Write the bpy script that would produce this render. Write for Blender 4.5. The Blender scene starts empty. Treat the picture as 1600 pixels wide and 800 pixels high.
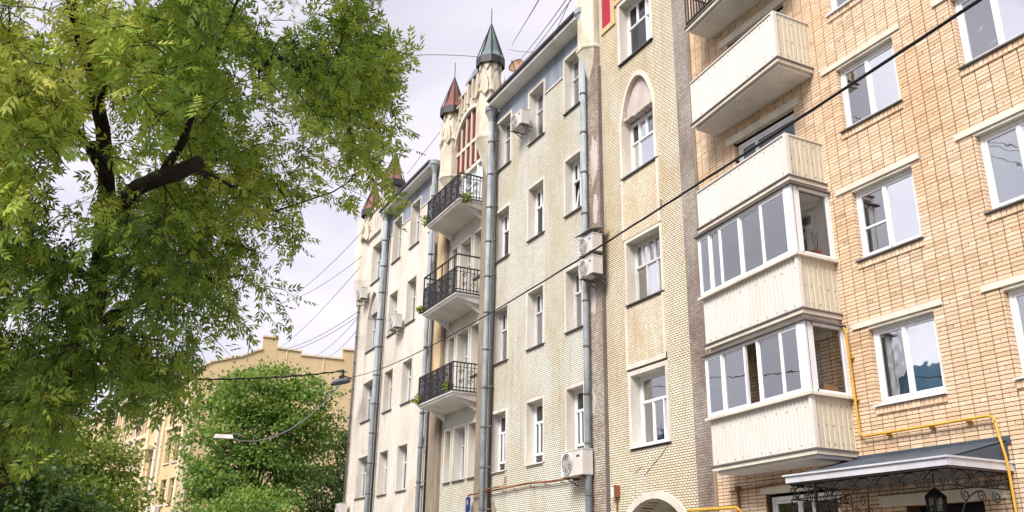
import bpy, math, random
import numpy as np
from mathutils import Vector, Matrix
random.seed(7); RNG = np.random.default_rng(7)
S = bpy.context.scene
col = S.collection
R = math.radians

# ------------------------------------------------------------------ camera
F_PX, PITCH, ROLL, YAW = 1390.369, 0.347773, 0.0154813, 1.1020   # focal length in pixels of a 1600 px wide picture
CAM = np.array([0.0, -13.2, 1.6])
fw = np.array([-math.sin(YAW)*math.cos(PITCH), math.cos(YAW)*math.cos(PITCH), math.sin(PITCH)])
rt0 = np.array([math.cos(YAW), math.sin(YAW), 0.0]); up0 = np.cross(rt0, fw)
rt = rt0*math.cos(ROLL)+up0*math.sin(ROLL); up = -rt0*math.sin(ROLL)+up0*math.cos(ROLL)
cam = bpy.data.cameras.new('camera'); cam_o = bpy.data.objects.new('camera', cam); col.objects.link(cam_o)
cam.sensor_width = 36; cam.lens = F_PX/1600*36; cam.clip_start = .1; cam.clip_end = 3000
M = Matrix([[rt[i], up[i], -fw[i], CAM[i]] for i in range(3)]+[[0, 0, 0, 1]])
cam_o.matrix_world = M
S.camera = cam_o
S.render.resolution_x, S.render.resolution_y = 1024, 512
def ray(x, y):
    d = (x-800)/F_PX*rt-(y-400)/F_PX*up+fw
    return d/np.linalg.norm(d)
def at(x, y, dist):                      # the place seen along a line of sight at a given distance
    return Vector(CAM+ray(x, y)*dist)

# ------------------------------------------------------------------ light, sky, exposure
S.view_settings.view_transform = 'Standard'; S.view_settings.look = 'None'
S.view_settings.exposure = 1.72; S.view_settings.gamma = 1
SUN_EL, SUN_AZ = R(46), R(152)           # azimuth clockwise from +Y
w = bpy.data.worlds.new('World'); S.world = w; w.use_nodes = True
nt = w.node_tree; nt.nodes.clear()
def N(t, **k):
    n = nt.nodes.new(t)
    for a, b in k.items(): setattr(n, a, b)
    return n
out = N('ShaderNodeOutputWorld'); bg = N('ShaderNodeBackground')
sky = N('ShaderNodeTexSky'); sky.sky_type = 'NISHITA'; sky.sun_disc = False
sky.sun_elevation = SUN_EL; sky.sun_rotation = SUN_AZ; sky.air_density = 1; sky.dust_density = 2
tc = N('ShaderNodeTexCoord'); mp = N('ShaderNodeMapping'); mp.inputs['Scale'].default_value = (1, 1, 2.4)
n1 = N('ShaderNodeTexNoise'); n1.inputs['Scale'].default_value = 2.6; n1.inputs['Detail'].default_value = 6; n1.inputs['Roughness'].default_value = .52
n1.inputs['Distortion'].default_value = .5
ramp = N('ShaderNodeValToRGB'); cr = ramp.color_ramp
cr.elements[0].position = .34; cr.elements[0].color = (3.45, 3.3, 3.8, 1)
cr.elements[1].position = .64; cr.elements[1].color = (4.85, 4.55, 4.95, 1)
e = cr.elements.new(.5); e.color = (4.35, 4.12, 4.6, 1)
mix = N('ShaderNodeMix', data_type='RGBA'); mix.inputs[0].default_value = .93
nt.links.new(tc.outputs['Generated'], mp.inputs['Vector']); nt.links.new(mp.outputs[0], n1.inputs['Vector'])
nt.links.new(n1.outputs[0], ramp.inputs[0]); nt.links.new(sky.outputs[0], mix.inputs[6]); nt.links.new(ramp.outputs[0], mix.inputs[7])
nt.links.new(mix.outputs[2], bg.inputs[0]); bg.inputs[1].default_value = .07
nt.links.new(bg.outputs[0], out.inputs[0])
sl = bpy.data.lights.new('sun', 'SUN'); sl.energy = 1.85; sl.angle = R(24); sl.color = (1, .97, .92)
so = bpy.data.objects.new('sun', sl); col.objects.link(so)
sd = Vector((math.sin(SUN_AZ)*math.cos(SUN_EL), math.cos(SUN_AZ)*math.cos(SUN_EL), math.sin(SUN_EL)))
so.rotation_euler = sd.to_track_quat('Z', 'Y').to_euler()

# ------------------------------------------------------------------ materials
def lin(c): return tuple(((v/255/12.92) if v/255 <= .04045 else ((v/255+.055)/1.055)**2.4) for v in c)+(1,)
MATS = {}
class NB:                                # small node builder
    def __init__(s, name):
        s.m = bpy.data.materials.new(name); s.m.use_nodes = True; s.t = s.m.node_tree; s.t.nodes.clear()
        s.o = s.n('ShaderNodeOutputMaterial'); s.p = s.n('ShaderNodeBsdfPrincipled'); s.l(s.p.outputs[0], s.o.inputs[0])
        s.tc = s.n('ShaderNodeTexCoord').outputs['Object']
        MATS[name] = s.m
    def n(s, t, **k):
        q = s.t.nodes.new(t)
        for a, b in k.items(): setattr(q, a, b)
        return q
    def l(s, a, b): s.t.links.new(a, b)
    def map(s, scale=(1, 1, 1), rot=(0, 0, 0), src=None):
        q = s.n('ShaderNodeMapping'); q.inputs['Scale'].default_value = scale; q.inputs['Rotation'].default_value = rot
        s.l(src or s.tc, q.inputs[0]); return q.outputs[0]
    def noise(s, scale, detail=4, rough=.6, v=None, dist=0):
        q = s.n('ShaderNodeTexNoise'); q.inputs['Scale'].default_value = scale; q.inputs['Detail'].default_value = detail
        q.inputs['Roughness'].default_value = rough; q.inputs['Distortion'].default_value = dist
        s.l(v or s.tc, q.inputs['Vector']); return q.outputs[0]
    def ramp(s, f, a, b, ca=(0, 0, 0, 1), cb=(1, 1, 1, 1)):
        q = s.n('ShaderNodeValToRGB'); r = q.color_ramp; r.elements[0].position = a; r.elements[1].position = b
        r.elements[0].color = ca; r.elements[1].color = cb; s.l(f, q.inputs[0]); return q.outputs[0]
    def mix(s, f, a, b, mode='MIX'):
        q = s.n('ShaderNodeMix', data_type='RGBA', blend_type=mode)
        for i, v in ((0, f), (6, a), (7, b)):
            if hasattr(v, 'links'): s.l(v, q.inputs[i])
            else: q.inputs[i].default_value = v
        return q.outputs[2]
    def bump(s, h, strength=.3, dist=.01):
        q = s.n('ShaderNodeBump'); q.inputs['Strength'].default_value = strength; q.inputs['Distance'].default_value = dist
        s.l(h, q.inputs['Height']); s.l(q.outputs[0], s.p.inputs['Normal'])
    def fin(s, c, rough=.8, metal=0, spec=.3):
        if hasattr(c, 'links'): s.l(c, s.p.inputs['Base Color'])
        else: s.p.inputs['Base Color'].default_value = c
        s.p.inputs['Roughness'].default_value = rough; s.p.inputs['Metallic'].default_value = metal
        s.p.inputs['Specular IOR Level'].default_value = spec
        return s.m
def plain(name, c, c2=None, scale=3, rough=.7, metal=0, bump=.15, streak=True, amt=(.4, .7)):
    b = NB(name); c = lin(c)
    c2 = lin(c2) if c2 else tuple(v*.72 for v in c[:3])+(1,)
    f = b.ramp(b.noise(scale, 6, .65, b.map((1, 1, .35) if streak else (1, 1, 1))), amt[0], amt[1])
    k = b.mix(f, c, c2)
    k = b.mix(b.ramp(b.noise(scale*9, 4, .7), .3, .75, (0, 0, 0, 1), (.35, .35, .35, 1)), k, tuple(v*.6 for v in c[:3])+(1,))
    if bump: b.bump(b.noise(scale*14, 4), bump, .01)
    return b.fin(k, rough, metal)
def tile_wall(name, c1, c2, mortar, stain, stain2=None, bw=.12, bh=.06, msize=.007, rough=.45, tile_var=.5):
    b = NB(name)
    v = b.map((1, 1, 1), (R(90), 0, 0))          # X along the wall, Z up
    br = b.n('ShaderNodeTexBrick'); br.offset = .5
    for k_, x in (('Scale', 1), ('Mortar Size', msize), ('Mortar Smooth', .3), ('Bias', 0), ('Brick Width', bw), ('Row Height', bh)): br.inputs[k_].default_value = x
    br.inputs['Color1'].default_value = lin(c1); br.inputs['Color2'].default_value = lin(c2); br.inputs['Mortar'].default_value = lin(mortar)
    sw = b.n('ShaderNodeSeparateXYZ'); b.l(b.tc, sw.inputs[0]); cb = b.n('ShaderNodeCombineXYZ')
    b.l(sw.outputs[0], cb.inputs[0]); b.l(sw.outputs[2], cb.inputs[1]); b.l(cb.outputs[0], br.inputs['Vector'])
    k = br.outputs['Color']
    f = b.ramp(b.noise(.55, 7, .62, b.map((1, 1, .55)), .6), .42, .66)
    k = b.mix(f, k, b.mix(.75, k, lin(stain), 'MULTIPLY'))
    if stain2:
        f2 = b.ramp(b.noise(.35, 6, .7, b.map((1.3, 1, 1.0)), .3), .5, .7)
        k = b.mix(f2, k, b.mix(.8, k, lin(stain2), 'MULTIPLY'))
    f3 = b.ramp(b.noise(1.6, 8, .75, b.map((3.2, 1, .13))), .54, .76)
    k = b.mix(f3, k, b.mix(.7, k, lin((162, 148, 130)), 'MULTIPLY'))
    inv = b.n('ShaderNodeMath', operation='SUBTRACT'); inv.inputs[0].default_value = 1; b.l(br.outputs['Fac'], inv.inputs[1])
    b.bump(inv.outputs[0], .5, .012)
    return b.fin(k, rough, 0, .5)
tile_wall('cream_tile', (232, 230, 217), (216, 213, 199), (116, 110, 99), (238, 226, 202), (242, 234, 228), msize=.0115)
tile_wall('buff_tile', (234, 227, 206), (218, 208, 182), (112, 98, 80), (238, 222, 196), (240, 228, 224), msize=.0115)
tile_wall('pale_tile', (232, 226, 216), (222, 214, 204), (172, 162, 148), (228, 220, 210), (234, 226, 220), msize=.005)
tile_wall('panel_tile', (234, 224, 202), (218, 204, 178), (110, 92, 74), (236, 218, 194), (236, 222, 216))
tile_wall('grey_tile', (176, 166, 156), (150, 140, 130), (92, 80, 72), (190, 170, 160), (200, 190, 190))
tile_wall('brown_tile', (206, 196, 184), (170, 156, 140), (84, 70, 58), (176, 146, 122), (186, 176, 170), msize=.011, rough=.7)
plain('white_plaster', (214, 208, 198), (184, 172, 158), 1.4, .85)
plain('cracked_plaster', (188, 166, 138), (122, 98, 76), 1.8, .95, bump=.5)
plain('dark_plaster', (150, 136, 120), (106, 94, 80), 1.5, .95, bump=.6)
plain('peach_plaster', (206, 178, 136), (184, 158, 124), 1, .9)
plain('pink_plaster', (200, 188, 182), (168, 152, 146), 2.2, .95, bump=.6)
plain('turret_plaster', (214, 206, 188), (166, 148, 128), 2.4, .9, bump=.4)
plain('corbel_blue_grey', (168, 176, 186), (136, 142, 150), 2, .8)
plain('blue_plaster', (142, 150, 164), (112, 116, 126), 1.6, .9, bump=.3)
plain('white_paint', (226, 226, 226), (206, 206, 204), 2, .35, bump=0)
plain('pvc', (232, 233, 236), (218, 219, 222), 2, .25, bump=0)
plain('cream_paint', (222, 214, 200), (196, 184, 168), 2, .5, bump=0)
plain('old_wood_paint', (206, 206, 208), (176, 172, 168), 5, .6, bump=.1)
plain('dark_metal', (56, 54, 56), (38, 36, 38), 3, .5)
plain('wrought_iron', (16, 16, 18), (9, 9, 10), 6, .85)
plain('iron_rail', (58, 56, 62), (34, 34, 38), 6, .6)
plain('galvanised', (158, 166, 172), (108, 112, 116), 3.2, .65, .05, bump=.5)
plain('grey_sill', (108, 106, 104), (72, 68, 66), 3, .6)
plain('roof_metal', (66, 66, 74), (44, 44, 50), 1.2, .5, .3)
plain('canopy_roof', (74, 82, 92), (52, 58, 66), 1.5, .8, bump=.3)
plain('canopy_fascia', (206, 206, 212), (176, 176, 186), 1.2, .45, .1, bump=0)
plain('balcony_concrete', (232, 228, 224), (206, 198, 192), 1.2, .9)
plain('balcony_front_metal', (214, 207, 200), (202, 194, 186), 1.1, .45, bump=0, amt=(.45, .8))
plain('balcony_side_metal', (204, 194, 174), (184, 172, 150), 1.1, .5, bump=0, amt=(.45, .8))
plain('red_tin', (134, 88, 80), (104, 66, 58), 3, .75, .0)
plain('green_tin', (112, 128, 128), (84, 94, 98), 3, .7, .0)
plain('brick_red_panel', (112, 46, 34), (78, 32, 26), 4, .7)
plain('crimson_panel', (178, 44, 66), (146, 34, 52), 4, .7)
plain('rose_panel', (198, 116, 130), (170, 92, 104), 4, .7)
plain('yellow_pipe', (214, 168, 62), (176, 130, 44), 3, .45)
plain('rusty_pipe', (146, 96, 60), (92, 56, 38), 4, .85)
plain('ac_white', (218, 214, 210), (190, 182, 176), 2, .45)
plain('ac_dark', (84, 80, 78), (60, 56, 54), 3, .6)
plain('logo_blue', (70, 90, 150), None, 3, .5)
plain('sign_blue', (34, 46, 120), (26, 34, 96), 3, .35, bump=0)
plain('cable_black', (26, 26, 30), None, 3, .6, bump=0)
plain('cable_grey', (120, 118, 120), None, 3, .6, bump=0)
plain('interior', (120, 112, 102), None, 1, .95, bump=0)
plain('interior_brown', (94, 74, 58), None, 1, .95, bump=0)
plain('dark_door', (18, 18, 20), None, 2, .5, bump=0)
plain('curtain_white', (206, 206, 204), (180, 178, 176), 5, .9, bump=0)
plain('curtain_blue', (120, 148, 176), (96, 124, 156), 5, .9, bump=0)
plain('soffit_grey', (120, 112, 108), (96, 88, 84), 2, .9)
plain('bark', (58, 46, 44), (36, 28, 28), 6, .95, bump=.9)
plain('bark_grey', (92, 82, 72), (60, 52, 46), 6, .95, bump=.9)
plain('asphalt', (96, 95, 94), (80, 79, 78), .6, .95, streak=False)
plain('pavement', (164, 160, 154), (140, 136, 130), .8, .95, streak=False)
plain('kerb_stone', (140, 138, 134), None, 1, .9, streak=False)
plain('grass_soil', (70, 76, 44), (52, 50, 36), .7, 1, streak=False)
plain('yellow_wall', (206, 182, 142), (190, 166, 126), .25, .95, bump=.1)
plain('yellow_trim', (220, 202, 172), (206, 188, 156), .3, .9, bump=.1)
plain('lamp_grey', (92, 90, 104), (74, 72, 86), 3, .5)
plain('blue_tin', (110, 150, 176), (90, 126, 150), 1, .5)
plain('cornice_white', (240, 238, 234), (216, 208, 200), 1.4, .8)
plain('dish_tan', (176, 146, 118), (140, 92, 62), 4, .7)
plain('mortar', (84, 62, 46), (62, 46, 34), 3, .95, bump=.3)
plain('cardboard', (176, 140, 96), None, 3, .9, bump=0)
plain('clay', (150, 96, 60), None, 3, .9, bump=0)
def tint_mat(name, stops, rough=.75, bump=.3, transl=0, nscale=.5):
    b = NB(name)
    a = b.n('ShaderNodeAttribute'); a.attribute_name = 'tint'
    q = b.n('ShaderNodeValToRGB'); r = q.color_ramp
    for i, (p, c) in enumerate(stops):
        e_ = r.elements[i] if i < 2 else r.elements.new(p)
        e_.position = p; e_.color = c
    b.l(a.outputs['Fac'], q.inputs[0]); k = q.outputs[0]
    if bump:
        k = b.mix(b.ramp(b.noise(26, 4, .7), .35, .75, (0, 0, 0, 1), (.45, .45, .45, 1)), k, lin((190, 160, 128)), 'MULTIPLY')
        k = b.mix(b.ramp(b.noise(.45, 6, .6), .4, .72), k, b.mix(.7, k, lin((236, 212, 180)), 'MULTIPLY'))
        b.bump(b.noise(60, 4), bump, .006)
    b.fin(k, rough, 0, .25)
    if transl:
        t = b.n('ShaderNodeBsdfTranslucent'); b.l(b.mix(.55, k, (.30, .42, .04, 1)), t.inputs[0])
        ms = b.n('ShaderNodeMixShader'); ms.inputs[0].default_value = transl
        b.l(b.p.outputs[0], ms.inputs[1]); b.l(t.outputs[0], ms.inputs[2]); b.l(ms.outputs[0], b.o.inputs[0])
    return b.m
tint_mat('brick', [(0, lin((198, 174, 148))), (1, lin((238, 222, 204))), (.35, lin((218, 194, 168))), (.7, lin((226, 204, 180)))])
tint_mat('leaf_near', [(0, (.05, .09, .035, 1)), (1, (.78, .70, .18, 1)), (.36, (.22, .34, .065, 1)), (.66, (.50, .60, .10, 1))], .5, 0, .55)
tint_mat('leaf_mid', [(0, (.03, .08, .025, 1)), (1, (.26, .36, .08, 1)), (.5, (.09, .19, .045, 1))], .5, 0, .42)
tint_mat('leaf_lime', [(0, (.05, .09, .02, 1)), (1, (.26, .3, .04, 1)), (.5, (.13, .19, .03, 1))], .5, 0, .35)
tint_mat('leaf_dark', [(0, (.016, .04, .016, 1)), (1, (.08, .15, .035, 1)), (.5, (.035, .08, .022, 1))], .5, 0, .25)
def glass(name, refl, tint=(1, 1, 1, 1), rough=.02, blend=.35):
    b = NB(name); b.t.nodes.remove(b.p)
    tr = b.n('ShaderNodeBsdfTransparent'); tr.inputs[0].default_value = tint
    gl = b.n('ShaderNodeBsdfGlossy'); gl.inputs['Roughness'].default_value = rough; gl.inputs['Color'].default_value = (.95, .98, 1, 1)
    lw = b.n('ShaderNodeLayerWeight'); lw.inputs[0].default_value = blend
    mr = b.n('ShaderNodeMapRange'); mr.inputs['To Min'].default_value = refl; mr.inputs['To Max'].default_value = 1
    b.l(lw.outputs['Fresnel'], mr.inputs['Value'])
    bp = b.n('ShaderNodeBump'); bp.inputs['Strength'].default_value = .14; bp.inputs['Distance'].default_value = .02
    b.l(b.noise(1.8, 2), bp.inputs['Height']); b.l(bp.outputs[0], gl.inputs['Normal'])
    ms = b.n('ShaderNodeMixShader'); b.l(mr.outputs[0], ms.inputs[0]); b.l(tr.outputs[0], ms.inputs[1]); b.l(gl.outputs[0], ms.inputs[2])
    b.l(ms.outputs[0], b.o.inputs[0]); return b.m
glass('glass_bright', .82); glass('glass_mid', .36, (.8, .85, .85, 1)); glass('glass_dark', .06, (.6, .62, .6, 1)); glass('glass_clear', .02, blend=.12); glass('glass_balcony', .3, (.8, .85, .9, 1))

# ------------------------------------------------------------------ mesh builder
class MB:
    def __init__(s): s.v = []; s.f = []; s.t = []; s.cur = None
    def add(s, vs, fs):
        o = len(s.v); s.v += [tuple(p) for p in vs]; s.f += [tuple(i+o for i in f) for f in fs]
        if s.cur is not None: s.t += [s.cur]*len(fs)
        return s
    def box(s, x0, x1, y0, y1, z0, z1):
        return s.add([(x0, y0, z0), (x1, y0, z0), (x1, y1, z0), (x0, y1, z0), (x0, y0, z1), (x1, y0, z1), (x1, y1, z1), (x0, y1, z1)],
                     [(0, 3, 2, 1), (4, 5, 6, 7), (0, 1, 5, 4), (1, 2, 6, 5), (2, 3, 7, 6), (3, 0, 4, 7)])
    def hexa(s, p): return s.add(p, [(0, 3, 2, 1), (4, 5, 6, 7), (0, 1, 5, 4), (1, 2, 6, 5), (2, 3, 7, 6), (3, 0, 4, 7)])
    def bar(s, a, b, w=.05, d=None, upv=(0, 0, 1)):
        a = Vector(a); b = Vector(b); t = (b-a).normalized(); u = Vector(upv)
        if abs(t.dot(u)) > .95: u = Vector((0, 1, 0))
        n = t.cross(u).normalized(); m = n.cross(t); d = d or w; n *= w/2; m *= d/2
        return s.hexa([a-n-m, b-n-m, b+n-m, a+n-m, a-n+m, b-n+m, b+n+m, a+n+m])
    def tube(s, pts, r, n=6, caps=True):
        pts = [Vector(p) for p in pts]; rs = r if isinstance(r, (list, tuple)) else [r]*len(pts)
        vs = []; fs = []; ref = None
        for i, p in enumerate(pts):
            t = (pts[min(i+1, len(pts)-1)]-pts[max(i-1, 0)])
            t = t.normalized() if t.length > 1e-9 else Vector((0, 0, 1))
            if ref is None:
                ref = Vector((0, 0, 1)) if abs(t.z) < .9 else Vector((1, 0, 0))
            a = t.cross(ref)
            if a.length < 1e-5: a = t.cross(Vector((0, 1, 0)))
            a.normalize(); b = a.cross(t).normalized(); ref = b
            for k in range(n):
                q = 2*math.pi*k/n; vs.append(p+(a*math.cos(q)+b*math.sin(q))*rs[i])
        for i in range(len(pts)-1):
            for k in range(n):
                k2 = (k+1) % n; fs.append((i*n+k, i*n+k2, (i+1)*n+k2, (i+1)*n+k))
        if caps: fs += [tuple(range(n))[::-1], tuple((len(pts)-1)*n+k for k in range(n))]
        return s.add(vs, fs)
    def lathe(s, cx, cy, prof, n=8, a0=0, caps=True):
        vs = []; fs = []
        for r_, z in prof:
            for k in range(n):
                q = a0+2*math.pi*k/n; vs.append((cx+r_*math.cos(q), cy+r_*math.sin(q), z))
        for i in range(len(prof)-1):
            for k in range(n):
                k2 = (k+1) % n; fs.append((i*n+k, i*n+k2, (i+1)*n+k2, (i+1)*n+k))
        if caps: fs += [tuple(range(n))[::-1], tuple((len(prof)-1)*n+k for k in range(n))]
        return s.add(vs, fs)
    def prism(s, poly, y0, y1):          # polygon in x,z pushed along y
        n = len(poly)
        return s.add([(x, y0, z) for x, z in poly]+[(x, y1, z) for x, z in poly],
                     [tuple(range(n)), tuple(range(2*n-1, n-1, -1))]+[(i, i+n, (i+1) % n+n, (i+1) % n) for i in range(n)])
    def band(s, inner, outer, y0, y1):   # strip between two x,z curves
        for i in range(len(inner)-1): s.prism([inner[i], inner[i+1], outer[i+1], outer[i]], y0, y1)
        return s
    def mesh(s, name, mat, smooth=False):
        me = bpy.data.meshes.new(name); me.from_pydata(s.v, [], s.f); me.materials.append(MATS[mat])
        if s.t:
            at_ = me.attributes.new('tint', 'FLOAT', 'FACE'); at_.data.foreach_set('value', s.t)
        if smooth: me.polygons.foreach_set('use_smooth', [True]*len(me.polygons))
        me.update(); return me
BASE = {}
def link(o, parent=None, world=True):
    col.objects.link(o)
    if parent is not None:
        o.parent = parent
        if world and parent.name in BASE: o.matrix_parent_inverse = BASE[parent.name]
    return o
def clusters(mb):                        # sets of faces whose solids touch
    n = len(mb.v); par = list(range(n))
    def find(i):
        while par[i] != i: par[i] = par[par[i]]; i = par[i]
        return i
    for f in mb.f:
        a = find(f[0])
        for j in f[1:]: par[find(j)] = a
    groups = {}
    for i in range(n): groups.setdefault(find(i), []).append(i)
    keys = list(groups)
    if len(keys) < 2 or len(keys) > 260: return None
    e = .008; bb = []
    for k in keys:
        P = [mb.v[i] for i in groups[k]]; bb.append([min(p[a] for p in P)-e for a in range(3)]+[max(p[a] for p in P)+e for a in range(3)])
    up_ = list(range(len(keys)))
    def f2(i):
        while up_[i] != i: i = up_[i]
        return i
    for i in range(len(keys)):
        for j in range(i):
            if f2(i) != f2(j) and all(bb[i][a] <= bb[j][a+3] and bb[j][a] <= bb[i][a+3] for a in range(3)): up_[f2(i)] = f2(j)
    if len({f2(i) for i in range(len(keys))}) < 2: return None
    kid = {k: f2(i) for i, k in enumerate(keys)}; res = {}
    for fi, f in enumerate(mb.f):
        m = res.setdefault(kid[find(f[0])], [MB(), {}])
        ix = []
        for v in f:
            if v not in m[1]: m[1][v] = len(m[0].v); m[0].v.append(mb.v[v])
            ix.append(m[1][v])
        m[0].f.append(tuple(ix))
        if mb.t: m[0].t.append(mb.t[fi])
    return sorted((m[0] for m in res.values()), key=lambda m: -len(m.f))
def part(name, mb, mat, parent, world=True, smooth=False, label=None, kind=None):
    if parent is not None and kind is None and isinstance(mb, MB):
        cl = clusters(mb)
        if cl:
            first = None
            for c in cl:
                o = bpy.data.objects.new(name, c.mesh(name, mat, smooth)); link(o, parent, world); first = first or o
                if label: o['label'] = label
            return first
    me = mb if isinstance(mb, bpy.types.Mesh) else mb.mesh(name, mat, smooth)
    o = bpy.data.objects.new(name, me); link(o, parent, world)
    if label: o['label'] = label
    if kind: o['kind'] = kind
    return o
def thing(name, label, cat, loc=(0, 0, 0), rz=0, group=None):
    o = bpy.data.objects.new(name, None); o.empty_display_size = .3; col.objects.link(o); o.location = loc; o.rotation_euler = (0, 0, rz)
    o['label'] = label; o['category'] = cat
    if group: o['group'] = group
    BASE[o.name] = (Matrix.Translation(Vector(loc)) @ Matrix.Rotation(rz, 4, 'Z')).inverted()
    return o
def solo(name, mb, mat, label, cat, group=None, smooth=False):
    o = part(name, mb, mat, None, smooth=smooth); o['label'] = label; o['category'] = cat
    if group: o['group'] = group
    return o
def struct(name, mb, mat):
    o = part(name, mb, mat, None); o['kind'] = 'structure'; return o
def copy_tree(o, loc, label, rz=0, group=None):
    r = o.copy(); col.objects.link(r); r.location = loc; r.rotation_euler = (0, 0, rz); r['label'] = label
    if group: r['group'] = group
    for ch in list(o.children):
        c = ch.copy(); col.objects.link(c); c.parent = r
        for g in list(ch.children):
            d = g.copy(); col.objects.link(d); d.parent = c
    return r
def lerp(a, b, t): return a+(b-a)*t

def cells(x0, x1, z0, z1, holes):        # rectangles left when the holes are cut out
    xs = sorted({x0, x1, *[min(max(h[i], x0), x1) for h in holes for i in (0, 1)]})
    res = []
    for a, b in zip(xs, xs[1:]):
        if b-a < 1e-4: continue
        hs = sorted([(max(h[2], z0), min(h[3], z1)) for h in holes if h[0] < (a+b)/2 < h[1] and h[3] > z0 and h[2] < z1])
        z = z0
        for p, q in hs:
            if p > z+1e-4: res.append((a, b, z, p))
            z = max(z, q)
        if z1 > z+1e-4: res.append((a, b, z, z1))
    return res
def wall(mb, x0, x1, z0, z1, holes, y0=0, y1=.5):
    for a, b, p, q in cells(x0, x1, z0, z1, holes): mb.box(a, b, y0, y1, p, q)
    return mb
def arch_wall(mb, curve, ztop, y0, y1):  # wall above an arched hole; curve is a list of x,z
    for (xa, za), (xb, zb) in zip(curve, curve[1:]): mb.prism([(xa, za), (xb, zb), (xb, ztop), (xa, ztop)], y0, y1)
def round_arch(x0, x1, zs, rise, n=18):
    cx = (x0+x1)/2; a = (x1-x0)/2
    return [(cx-a*math.cos(math.pi*i/n), zs+rise*math.sin(math.pi*i/n)) for i in range(n+1)]
def ogive(x0, x1, zs, zt, n=14):
    cx = (x0+x1)/2; res = []
    for i in range(n+1):
        t = i/n; u = abs(2*t-1)          # 1 at the springing, 0 at the point
        res.append((lerp(x0, x1, t), zs+(zt-zs)*(1-u**2.1)**.80))
    return res

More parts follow.
